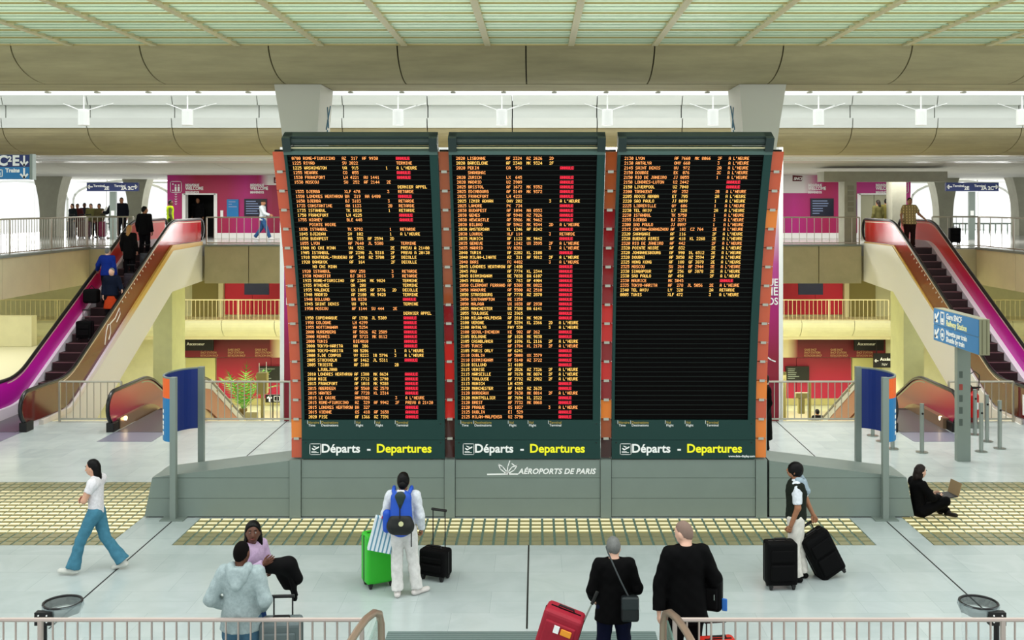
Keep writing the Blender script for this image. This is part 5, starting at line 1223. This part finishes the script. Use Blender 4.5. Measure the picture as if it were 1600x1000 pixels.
# woman sitting against the plinth
person('woman in black sitting cross legged on the floor against the plinth', (6.74, 17.72, -.05), R(-80), 1.66,
    dict(pelvis=(0,0,.17), waist=(0,-.01,.32), chest=(0,-.03,.53), neck=(0,-.02,.68), head=(0,.03,.835), shR=(.17,-.02,.63), shL=(-.17,-.02,.63), elR=(.24,.12,.42), wrR=(.14,.32,.40), elL=(-.24,.12,.42), wrL=(-.12,.34,.40),
         hipR=(.09,.02,.16), kneeR=(.26,.36,.36), ankR=(-.06,.44,.12), toeR=(-.22,.48,.10), hipL=(-.09,.02,.16), kneeL=(-.30,.34,.30), ankL=(.08,.52,.11), toeL=(.24,.56,.10)),
    'pale', ('#050506', 2, .90, .022, 'sweater'), ('#050506', .01), '#26221e', ('bob', HBR, .16), pitch=R(-10), w=.97, eyes=1, curl=(.7, .7), thumb=((0,0,1), (0,0,1)))
bk = thing('laptop', 'brown backed laptop on the lap of the sitting woman', 'laptop', (7.22, 17.68, .36), R(-80)); bk.rotation_euler = (R(6), 0, R(-80))
obj('keyboard_half', MB().box(-.16, .16, -.12, .10, 0, .015), M_black, bk); obj('lid', MB().box(-.16, .16, 0, .012, 0, .23), mat('tan_cover', '#8a7350', .6), bk, loc=(0, .10, .01), rot=(R(-22), 0, 0))
# person in a dark coat passing behind the boards
person('person in long black coat passing behind the right orange strip', (5.07, 22.2, 0), R(88), 1.72, None, 'light', ('#040405', 2, .3, .03, 'coat'), ('#0a0a0c', .02), '#0a0a0a', ('short', HBR), res=.02)
# ================================================================= PEOPLE ON THE UPPER LEVEL AND ESCALATORS
RS = .024
def step_z(y): return max(0, min(3.9, (y-26.5)*.52))+.1
person('man in black with a shoulder strap near the top of the left escalator', (-12.62, 33.3, step_z(33.3)), R(-6), 1.68, None, 'tan', ('#0b0a0c', 2, .74, .026, 'jacket'), ('#101014', .02), '#0c0c0c', ('short', HB), yaw=R(-50), res=RS)
person('blonde woman in black coat on the left escalator', (-12.68, 32.2, step_z(32.2)), R(-6), 1.66, None, 'light', ('#0c0b0c', 2, .6, .026, 'coat'), ('#0e0e12', .02), '#0c0c0c', ('long', HBL, .3), res=RS)
person('grey haired man in blue jacket on the left escalator', (-12.82, 30.9, step_z(30.9)), R(-6), 1.7, dict(elL=(-.3,.0,1.15), wrL=(-.4,.15,1.0)), 'pale', ('#16308a', 2, .84, .026, 'jacket'), ('#12121a', .02), '#0c0c0c', ('buzz', HG), res=RS, w=1.1)
person('woman in dark jacket and orange skirt turning round on the left escalator', (-12.3, 29.95, step_z(29.95)), R(190), 1.64, dict(elL=(-.27,.05,1.12), wrL=(-.34,.22,1.02)), 'pale', ('#10182a', 2, .84, .026, 'jacket'), ('#101014', .02), '#0c0c0c', ('buzz', HG), skirt=('#b8401c', .45), res=RS, w=1.08, yaw=R(-20))
suitcase('small silver case held by the man in black on the left escalator', (-12.35, 32.7, step_z(32.7)), R(6), .34, .22, .5, mat('silver_case', '#4a5258', .4), handle=.25, group='cases on the left escalator')
suitcase('dark case with pale label behind the blonde woman on the left escalator', (-12.4, 31.6, step_z(31.6)), R(4), .36, .22, .5, mat('violet_grey_case', '#38323c', .5), handle=.25, group='cases on the left escalator')
suitcase('black case at the bottom of the travellers on the left escalator', (-12.75, 29.2, step_z(29.2)), R(0), .44, .26, .55, M_blackcl, group='cases on the left escalator', handle=.3)
hb = thing('holdall', 'black holdall resting against the left balustrade of the left escalator', 'bag', (-12.95, 30.1, step_z(30.1)+.5)); rbox((-.22, .22, -.15, .15, 0, .42), M_blackcl, 'bag_body', hb, .08); obj('handle', MB().tube([(-.1, 0, .4), (0, 0, .52), (.1, 0, .4)], .014, 6), M_black, hb)
person('worker in yellow safety vest at the top of the left escalator', (-14.25, 40.2, 3.9), R(-60), 1.66, None, 'dark', ('#6a6a40', 2, .86), ('#2a3a18', .02), '#0c0c0c', ('buzz', HB), vest='#a8c414', res=RS, yaw=R(-20))
person('man in dark suit standing inside the open lift', (-14.85, 45.3, 3.9), R(180), 1.78, None, 'tan', ('#0c0c0e', 2, .74, .026, 'suit_jacket'), ('#0c0c0e', .02), '#0a0a0a', ('buzz', HB), res=RS)
person('walker in cap, pale hoodie and jeans before the left magenta wall', (-11.15, 42.2, 3.9), R(-90), 1.66, dict(kneeR=(.09,.17,.51), ankR=(.1,.32,.10), toeR=(.1,.48,.06), kneeL=(-.09,-.08,.5), ankL=(-.1,-.36,.12), toeL=(-.1,-.22,.035), elR=(.23,.14,1.12), wrR=(.22,.34,1.05), elL=(-.23,-.12,1.1), wrL=(-.22,.02,.92)), 'tan', ('#c3ccd0', 2, .82, .026, 'hoodie'), ('#2c4f78', .02), '#cccccc', None, cap='#3a2e24', res=RS)
grp = 'travellers waiting by the bright window'
for px, hpy, Y, colr, p2, hr, l, rz, sk in (
    (113, 325, 45.2, '#1c2426', '#1a1416', ('long', HBR, .3), 'leftmost waiting traveller, long dark hair and black coat', 150, 'light'),
    (121, 324, 45.6, '#5a2a2a', '#3a2018', ('short', HB), 'waiting traveller in dull red top, second from left', 190, 'tan'),
    (132, 317, 46.2, '#3a3440', '#241c1c', ('short', HB), 'tall waiting traveller in dark violet shirt, back of the group', 200, 'dark'),
    (142, 322, 45.4, '#7a7848', '#1c2424', ('long', HBR, .34), 'waiting woman with long brown hair and olive jacket', 185, 'light'),
    (155, 322, 45.0, '#5c5434', '#3a1018', ('short', HB), 'waiting man in olive brown jacket, right end of the group', 170, 'tan')):
    z = 3.9; hh = CZ-(hpy-318)/F*Y-z; person(l, (X_(px, Y), Y, z), R(rz), min(1.8, max(1.5, hh)), None, sk, (colr, 2, .78, .026, 'jacket'), (p2, .02), '#151010', hr, res=RS, group=grp)
for px, l, cc in ((111, 'dark suitcase at the left end of the waiting group', '#1c1f20'), (127, 'brown suitcase in the middle of the waiting group', '#40261e'), (137, 'maroon suitcase beside the olive jacket woman', '#3c1620'), (160, 'crimson suitcase at the right end of the waiting group', '#6a1436')):
    suitcase(l, (X_(px, 44.4), 44.4, 3.9), R(5), .26, .24, .72, mat('case_'+cc[1:], cc, .6), group='suitcases of the waiting group', handle=.3)
person('man in dark uniform reading a paper beside the left signpost', (X_(176, 43.6), 43.6, 3.9), R(80), 1.68, dict(elR=(.23,.12,1.12), wrR=(.15,.34,1.14), elL=(-.23,.12,1.12), wrL=(-.14,.34,1.14)), 'light', ('#0e1118', 2, .8, .026, 'jacket'), ('#0c0d12', .02), '#0a0a0a', ('short', HB), res=RS, pitch=R(-20))
person('man in black shirt standing behind the left signpost reader', (X_(190, 44.6), 44.6, 3.9), R(190), 1.78, None, 'tan', ('#12141c', 2, .84, .02), ('#141418', .02), '#0a0a0a', ('buzz', HB), res=RS)
pp = thing('paper', 'sheet of paper in the hands of the uniformed man', 'paper', (X_(166, 43.6), 43.55, 5.0)); obj('sheet', MB().box(-.12, .12, -.004, .004, 0, .26), mat('paper_white', '#d8d8d0', .8), pp, rot=(0, R(30), 0))
person('woman in olive top leaning beside the right lift door', (X_(1371, 41), 41.0, 3.9), R(20), 1.66, dict(head=(.04,.02,1.56)), 'tan', ('#5e5a34', 2, .82, .022), ('#1a1a1a', .02), '#0a0a0a', ('long', HBR, .2), res=RS)
person('man in khaki shirt beside the right lift door', (X_(1385, 41.3), 41.3, 3.9), R(-10), 1.7, None, 'tan', ('#77703a', 2, .82, .022), ('#1a1a1a', .02), '#0a0a0a', ('short', HB), res=RS)
M_plaid = checks('yellow_check_cloth', '#b9a26a', '#6e5a3a', '#8a7a4c', 11)
person('man in yellow checked shirt stepping onto the right escalator', (12.55, 34.1, 3.92), R(172), 1.68, dict(elR=(.27,-.02,1.1), wrR=(.27,.10,.86), elL=(-.3,.02,1.14), wrL=(-.46,.14,.98)), 'tan', (M_plaid, .75, .80, .024, 'checked_shirt'), ('#2c1a16', .02), '#0a0a0a', ('short', HB), res=.02, w=1.2, eyes=1)
person('person with dark hair seen below on the lower station level', (X_(1277, 40.9), 40.9, -4.5), R(10), 1.7, None, 'tan', ('#101014', 2, .8), ('#16161c', .02), '#0a0a0a', ('short', HB), res=RS)
suitcase('black trolley case behind the right escalator balustrade', (15.6, 37.9, 3.9), 0, .4, .24, .6, M_blackcl, handle=.42)
# ================================================================= SIGNS, BINS, BOLLARDS, SMALL THINGS
def arrow(m, x, z, s, ang, y, wd=.06):
    c, sn = math.cos(ang), math.sin(ang); T = lambda a, b: (x+(a*c-b*sn)*s, z+(a*sn+b*c)*s)
    m.ribbon([T(0, -.5), T(0, .5)], wd, y); m.ribbon([T(-.36, .12), T(0, .5), T(.36, .12)], wd, y)
# curved blue information panels
for s, l in ((-1, 'curved blue information panel on two grey posts, left of the boards'), (1, 'curved blue information panel on two grey posts, right of the boards')):
    t = thing('curved_sign', l, 'sign', (s*6.08, 17.5, 0), 0, 'curved blue panels at the plinth ends')
    y2 = 1.15; xo = -s*.1
    obj('post', MB().box(-.05, .05, -.05, .05, 0, 2.43), M_greyp, t); obj('post', MB().box(xo-.05, xo+.05, y2-.05, y2+.05, 0, 2.43), M_greyp, t)
    obj('base_plate', MB().box(-.2, .2, -.12, .12, 0, .02), M_greyp, t); obj('base_plate', MB().box(xo-.2, xo+.2, y2-.12, y2+.12, 0, .02), M_greyp, t)
    n = 20; c = (xo/2, y2/2); rr = y2/2
    def arc(r, k): a = math.pi*k/n; return (c[0]+s*r*math.sin(a)*.62+xo/2*(-math.cos(a)), c[1]-r*math.cos(a))
    def shell(r0, r1, z0, z1):
        m = MB()
        for k in range(n):
            a, b, cc, d = arc(r0, k), arc(r0, k+1), arc(r1, k+1), arc(r1, k)
            m.hexa([(*a, z0), (*b, z0), (*cc, z0), (*d, z0)], [(*a, z1), (*b, z1), (*cc, z1), (*d, z1)])
        return m
    obj('inner_panel', shell(rr-.03, rr-.015, 1.32, 2.40), M_dblue, t)
    obj('outer_panel', shell(rr-.014, rr+.004, 1.32, 2.06), M_blue, t); obj('outer_band', shell(rr-.014, rr+.004, 2.06, 2.40), M_orange, t)
    obj('rim', shell(rr-.035, rr+.008, 2.40, 2.425), M_greyp, t)
    m = MB()
    for k, zz in enumerate((1.42, 1.52, 1.60, 1.70, 1.80)):
        a = arc(rr+.006, 4); b = arc(rr+.006, 5); b2 = arc(rr+.012, 5); a2 = arc(rr+.012, 4); h = .06
        m.hexa([(*a, zz), (*b, zz), (*b2, zz), (*a2, zz)], [(*a, zz+h), (*b, zz+h), (*b2, zz+h), (*a2, zz+h)])
    obj('panel_lettering', m, M_wtxt, t)
# direction sign "Gare SNCF" on a post
t = thing('direction_sign', 'blue Gare SNCF direction sign on a grey post, right side', 'sign', (9.07, 21.5, 0))
obj('post', MB().box(-.14, .14, -.07, .07, 0, 2.55), M_greyp, t)
obj('post_panel', MB().box(-.10, -.03, -.078, -.07, 1.5, 1.62), mat('red_pictogram', '#9a4038', .5), t)
for z in (1.75, 1.25, 1.0, .75): obj('post_slot', MB().box(-.10, -.03, -.076, -.07, z, z+.14), mat('dark_slot', '#4c5852', .6), t)
sb = thing('x', 'x', 'x'); bpy.data.objects.remove(sb)
sp = obj('sign_box', MB().box(-1.15, 1.15, 0, .21, 0, .71), mat('sign_case_grey', '#8b8b70', .5), t, loc=(-.2, -.12, 2.4), rot=(0, 0, R(-90)))
obj('case_groove', MB().box(1.15, 1.156, .05, .07, .02, .69).box(1.15, 1.156, .14, .16, .02, .69), mat('groove_olive', '#6a6a50', .6), sp)
obj('sign_face', MB().box(-1.14, 1.14, -.012, 0, .36, .70).box(-1.14, 1.14, -.012, 0, .01, .35), M_blue, sp)
m = MB(); arrow(m, -.95, .53, .26, R(135), -.013, .06); arrow(m, -.95, .18, .26, R(135), -.013, .06)
m.ribbon([(-.74, .41), (-.56, .41), (-.56, .65), (-.74, .65)], .035, -.013, closed=True); m.box(-.70, -.60, -.018, -.013, .45, .53)
m.ribbon([(-.65+.11*math.cos(R(a)), .18+.12*math.sin(R(a))) for a in range(0, 360, 40)], .035, -.013, closed=True); m.box(-.70, -.60, -.018, -.013, .13, .21)
pic = obj('pictograms', m, M_wtxt, sp)
text('lettering', 'Gare SNCF', .17, (-.44, -.016, .545), M_wtxt, sp, bold=.004); text('lettering', 'Railway Station', .17, (-.44, -.016, .40), mat('pale_yellow_lettering', '#f4f2b8', .6), sp, bold=.004)
text('lettering', 'Navette par train', .15, (-.44, -.016, .20), M_wtxt, sp, bold=.004); text('lettering', 'Shuttle by train', .15, (-.44, -.016, .06), M_wtxt, sp, bold=.004)
# hanging terminal sign at the left edge
t = thing('terminal_sign', 'navy and blue sign reading C 2E with down arrows, left edge', 'sign', (X_(47, 22), 22, Z_(280, 22)))
obj('sign_box', MB().box(-2.2, 0, 0, .12, 0, .53), M_greyp, t); obj('side_frame', MB().box(0, .06, -.02, .14, -.01, .54), M_greyp, t)
obj('upper_face', MB().box(-2.18, -.01, -.012, 0, .265, .525), M_navy, t); obj('lower_face', MB().box(-2.18, -.01, -.012, 0, .005, .26), M_blue, t)
text('lettering', 'C', .30, (-.685, -.016, .30), M_wtxt, t, bold=.012); text('lettering', '2', .16, (-.47, -.016, .38), M_wtxt, t, bold=.008); text('lettering', 'E', .30, (-.375, -.016, .30), M_wtxt, t, bold=.012); text('lettering', 'Trains', .12, (-.52, -.016, .15), M_wtxt, t, bold=.006)
m = MB(); arrow(m, -.12, .395, .20, R(180), -.013, .04); arrow(m, -.12, .13, .20, R(180), -.013, .04); m.ribbon([(-.75, .06), (-.59, .06), (-.59, .2), (-.75, .2)], .02, -.013, closed=True); m.box(-.70, -.63, -.017, -.013, .08, .15)
obj('pictograms', m, M_wtxt, t); obj('hanger', MB().box(-1.8, -1.76, .04, .08, .53, 4.0), M_greyp, t); obj('hanger', MB().box(-2.1, -2.06, .04, .08, .53, 4.0), M_greyp, t)
# two way signs on the upper gallery
for (px0, px1, Y, l) in ((137, 217, 43.0, 'navy two way direction sign on a post behind the waiting travellers'), (1477, 1559, 43.0, 'navy two way direction sign on a post before the right windows')):
    cx = (X_(px0, Y)+X_(px1, Y))/2; hw = (X_(px1, Y)-X_(px0, Y))/2
    t = thing('direction_sign', l, 'sign', (cx, Y, 3.9))
    obj('post', MB().box(-.13, .13, -.06, .06, 0, 2.0), M_greyp, t); obj('sign_plate', MB().box(-hw, hw, -.09, .06, 2.02, 2.38), M_navy, t)
    m = MB(); arrow(m, -hw+.14, 2.2, .2, R(90), -.092, .045); arrow(m, hw-.14, 2.2, .2, R(-90), -.092, .045); obj('arrows', m, M_wtxt, t)
    text('lettering', 'Terminal', .13, (-hw+.28, -.093, 2.2), M_wtxt, t, bold=.004); text('lettering', '2E', .2, (-.34, -.093, 2.08), M_wtxt, t, bold=.008)
    text('lettering', 'Terminal', .13, (.08, -.093, 2.2), M_wtxt, t, bold=.004); text('lettering', '2A 2C', .2, (.36, -.093, 2.08), M_wtxt, t, bold=.008)
    obj('notice', MB().box(-.07, .07, -.066, -.06, 1.0, 1.2), M_wtxt, t)
# black access signs hanging on the lower level
t = thing('access_sign', 'black hanging sign reading Acces S beside the right pier', 'sign', (16.55, 47.6, -2.23))
obj('sign_plate', MB().box(-.75, 1.05, 0, .08, 0, .66), M_black, t); text('lettering', 'Acc\u00e8s S', .2, (-.45, -.004, .33), M_wtxt, t, bold=.006); text('lettering', 'TGV', .14, (-.4, -.004, .1), M_wtxt, t, shear=.3)
m = MB(); arrow(m, -.62, .32, .16, R(90), -.003, .04); obj('arrow', m, M_wtxt, t)
for x in (-.6, .9): obj('hanger', MB().box(x-.02, x+.02, .02, .06, .66, 1.38), M_black, t)
t = thing('access_sign', 'small black arrow sign low on the left station level', 'sign', (X_(426, 42), 42, Z_(629, 42)))
obj('sign_plate', MB().box(-.3, .4, 0, .08, 0, .32), M_black, t); m = MB(); arrow(m, -.13, .16, .22, 0, -.003, .05); m.ribbon([(.06, .06), (.28, .06), (.28, .26), (.06, .26)], .015, -.003, closed=True); obj('arrow', m, M_wtxt, t); obj('stand', MB().box(-.02, .02, .02, .06, -1.6, 0), M_black, t)
# bollards
BO = [(1363.6, 681, 'slim steel bollard, farthest left behind the right blue panel'), (1378, 690, 'slim steel bollard, second behind the right blue panel'), (1394.6, 701.6, 'slim steel bollard, nearest behind the right blue panel'), (1440.5, 707, 'slim steel bollard standing alone between blue panel and direction sign'),
      (1523.4, 679.5, 'slim steel bollard in front of the fire extinguisher'), (1533, 706, 'slim steel bollard with black lens right of the direction sign'), (1542, 690, 'slim steel bollard second from the right end'), (1562, 701, 'thick steel bollard at the right end')]
proto = None
for px, py, l in BO:
    Y = CZ*F/(py-318); loc = (X_(px, Y), Y, 0)
    if proto is None:
        t = thing('bollard', l, 'bollard', loc, 0, 'steel bollards by the right escalators'); proto = t
        obj('tube', MB().cyl((0,0), .045, 0, 1.05, 12), M_steel, t); obj('foot_plate', MB().cyl((0,0), .13, 0, .015, 16), M_steel, t); obj('lens', MB().tube([(0, -.047, .85), (0, -.044, .85)], .025, 10), M_black, t); obj('top_cap', MB().cyl((0,0), .047, 1.05, 1.06, 12), M_greyp, t)
    else:
        t = copy_tree(proto); t['label'] = l; t.location = loc
# fire extinguisher on its stand
t = thing('fire_extinguisher', 'red fire extinguisher with looped hose on a stand near the right escalator', 'fire extinguisher', (X_(1522, 24.7), 24.7, 0))
obj('stand', MB().box(-.13, .13, .1, .13, 0, .95), mat('stand_red', '#7a1c1c', .5), t); obj('stand_foot', MB().cyl((0, .05), .2, 0, .1, 16), M_greyp, t)
obj('cylinder', MB().cyl((0,0), .11, .25, .78, 16).cyl((0,0), .11, .78, .88, 16, .04), mat('extinguisher_red', '#c01818', .35), t); obj('valve', MB().box(-.03, .03, -.03, .03, .88, .98).box(-.02, .16, -.015, .015, .95, .98), M_black, t)
obj('hose', MB().tube([(-.04, -.02, .95), (-.14, -.02, 1.08), (-.12, -.02, 1.28), (0, -.02, 1.36), (.12, -.02, 1.26), (.11, -.02, 1.05), (.08, -.06, .9)], .014, 6), M_black, t, smooth=True); obj('label_sticker', MB().box(-.06, .06, -.115, -.105, .45, .62), M_wtxt, t)
# litter bins with clear bags
M_bag = mat('clear_bag', '#c8d6d8', .12, alpha=.14); M_bagd = mat('dark_bag_film', '#16201f', .12, alpha=.62, spec=.8)
for px, l, sx in ((98, 'ring litter bin with clear bag behind the left foreground railing', -1), (1529, 'ring litter bin with clear bag behind the right foreground railing', 1)):
    Y = 11.4; t = thing('litter_bin', l, 'bin', (X_(px, Y), Y, 0), 0, 'ring litter bins'); zr = Z_(941, Y); r = .20
    obj('ring', MB().tube([(r*math.cos(a), r*math.sin(a), zr) for a in [2*math.pi*k/28 for k in range(28)]], .014, 8, closed=True), M_black, t, smooth=True)
    m = MB(); n = 28; lv = [(1.06, .01), (1.09, -.04), (1.0, -.10)]; random.seed(3)
    for (f, dz) in lv: m.v += [((r*f+random.uniform(-.008, .008))*math.cos(2*math.pi*k/n), (r*f+random.uniform(-.008, .008))*math.sin(2*math.pi*k/n), zr+dz) for k in range(n)]
    for q in range(len(lv)-1): m.f += [(q*n+k, q*n+(k+1) % n, (q+1)*n+(k+1) % n, (q+1)*n+k) for k in range(n)]
    obj('bag_cuff', m, mat('bag_cuff_film', '#9fb0b2', .1, alpha=.45, spec=.9), t)
    m = MB(); lv = [(1.0, .01), (.95, -.05), (.93, -.11)]
    for (f, dz) in lv: m.v += [((r*f+random.uniform(-.014, .014))*math.cos(2*math.pi*k/n), (r*f+random.uniform(-.014, .014))*math.sin(2*math.pi*k/n), zr+dz) for k in range(n)]
    for q in range(len(lv)-1): m.f += [(q*n+k, q*n+(k+1) % n, (q+1)*n+(k+1) % n, (q+1)*n+k) for k in range(n)]
    obj('bag_lining', m, M_bagd, t, smooth=False)
    m = MB(); lv = [(.93, -.11), (.9, -.35), (.8, -.62), (.2, -.68)]
    for (f, dz) in lv: m.v += [((r*f+random.uniform(-.012, .012))*math.cos(2*math.pi*k/n), (r*f+random.uniform(-.012, .012))*math.sin(2*math.pi*k/n), zr+dz) for k in range(n)]
    for q in range(len(lv)-1): m.f += [(q*n+k, q*n+(k+1) % n, (q+1)*n+(k+1) % n, (q+1)*n+k) for k in range(n)]
    obj('bag', m, M_bag, t, smooth=False)
    xp = -.105 if sx < 0 else .105; obj('bracket', MB().box(xp-.09, xp+.09, -.25, -.17, zr-.16, zr-.02), M_black, t)
    for dx in (-.045, .045):
        for dz in (-.12, -.05): obj('bolt', MB().tube([(xp+dx, -.256, zr+dz), (xp+dx, -.25, zr+dz)], .009, 8), M_wtxt, t)
    obj('post', MB().cyl((xp, -.21), .03, 0, zr-.05, 10), M_black, t); obj('foot', MB().cyl((xp, -.21), .14, 0, .02, 16), M_black, t)
# glass kiosk on the left gallery
t = thing('glass_kiosk', 'glass walled lobby with black frame at the far left of the upper level', 'kiosk', (-17.55, 33, 3.9), kind='structure')
for x in (-1.9, -.28, .0): obj('frame_post', MB().box(x-.025, x+.025, -.03, .03, 0, 2.2), M_black, t)
for a, b in ((-1.9, -.3), (-.26, -.02)): obj('glass_pane', MB().box(a, b, -.01, .01, .02, 2.15), mat('kiosk_glass', '#c8d8d6', .1, alpha=.35), t)
obj('head_rail', MB().box(-1.9, .02, -.03, .03, 2.15, 2.2), M_black, t); o = obj('arrow_sign', MB().box(-.9, -.1, -.06, -.03, 1.55, 1.82), mat('olive_sign', '#6a5a28', .5), t)
m = MB(); arrow(m, -.25, 1.69, .16, R(-90), -.062, .04); m.ribbon([(-.85, 1.69), (-.3, 1.69)], .04, -.062); obj('arrow', m, mat('pale_yellow_lettering', '#f4f2b8', .6), t)
# palm in a pot, ticket machines and lamp pole on the lower level
t = thing('palm', 'green potted palm on the lower station level by the red wall', 'palm', (X_(380, 40), 40, -4.5))
obj('pot', MB().cyl((0,0), .25, 0, .5, 16, .32), mat('pot_grey', '#5a5248', .7), t); obj('trunk', MB().cyl((0,0), .11, .4, 1.9, 8, .16), mat('palm_trunk', '#5a4a22', .9), t)
random.seed(11); M_palm = mat('palm_green', '#4f9a1c', .5, noise=.35, nscale=4)
for k in range(13):
    a = 2*math.pi*k/13+random.uniform(-.2, .2); el = random.uniform(.25, .8); L = random.uniform(1.7, 2.3); m = MB(); n = 12; pts = []
    for q in range(n+1):
        f = q/n; rr_ = L*f*el*.85; pts.append(Vector((rr_*math.cos(a), rr_*math.sin(a), 1.8+L*(f*(1.2-.4*el)-.5*el*f*f))))
    m.tube(pts, .012, 4)
    for q in range(2, n+1):
        d = (pts[q]-pts[q-1]).normalized(); sd = d.cross(Vector((0,0,1))).normalized()
        for s in (-1, 1):
            wv = .42*math.sin(math.pi*min(1, (q/n)*.85+.12)); tip = pts[q]+sd*s*wv+d*.25-Vector((0,0,.06)); b = pts[q]
            m.add([b-d*.02, b+d*.03, tip], [(0, 1, 2)])
    obj('frond', m, M_palm, t)
for px, Y, l in ((410, 38.5, 'grey ticket machine with lamp beside the palm'), (1265, 39, 'olive validator post on the lower level, right side'), (1225, 39.5, 'olive slim post on the lower level, right side')):
    t = thing('ticket_post', l, 'machine', (X_(px, Y), Y, -4.5)); G = mat('olive_metal', '#a39a62', .5)
    obj('pole', MB().cyl((0,0), .06, 0, 3.1, 10), G, t); obj('foot', MB().cyl((0,0), .2, 0, .05, 12), G, t)
    if px == 410: obj('cabinet', MB().box(-.2, .2, -.15, .15, 2.75, 3.55), G, t, bevel=.03); obj('antenna', MB().cyl((-.12, 0), .015, 3.55, 3.9, 6).cyl((.15, 0), .015, 3.55, 3.95, 6), M_wtxt, t); obj('screen_box', MB().box(-.6, -.15, -.2, .1, 1.6, 2.1), mat('cream_box', '#c8c090', .5), t, bevel=.04)
    elif px == 1265: obj('reader_head', MB().box(-.55, .0, -.1, .1, 2.5, 2.7).box(-.45, -.2, -.1, .1, 1.9, 2.5), G, t, bevel=.03)
    else: obj('collar', MB().cyl((0,0), .09, 1.4, 3.4, 10), G, t)
# small spotlights along the beam edge
for k, px in enumerate((75, 152, 232, 310, 388, 548, 628, 708, 787, 866, 947, 1028, 1105, 1265, 1343, 1420, 1505)):
    t = thing('spotlight', 'small spotlight on the rear lip of the near concrete beam', 'spotlight', (X_(px, 21.4), 21.4, 7.74), 0, 'small spotlights along the beam lip'); obj('spot_head', MB().box(-.05, .05, -.06, .06, -.035, .0), M_offw, t, bevel=.01, seg=1); obj('spot_arm', MB().box(-.012, .012, -.12, -.02, -.0, .03), M_offw, t)
flush_texts()
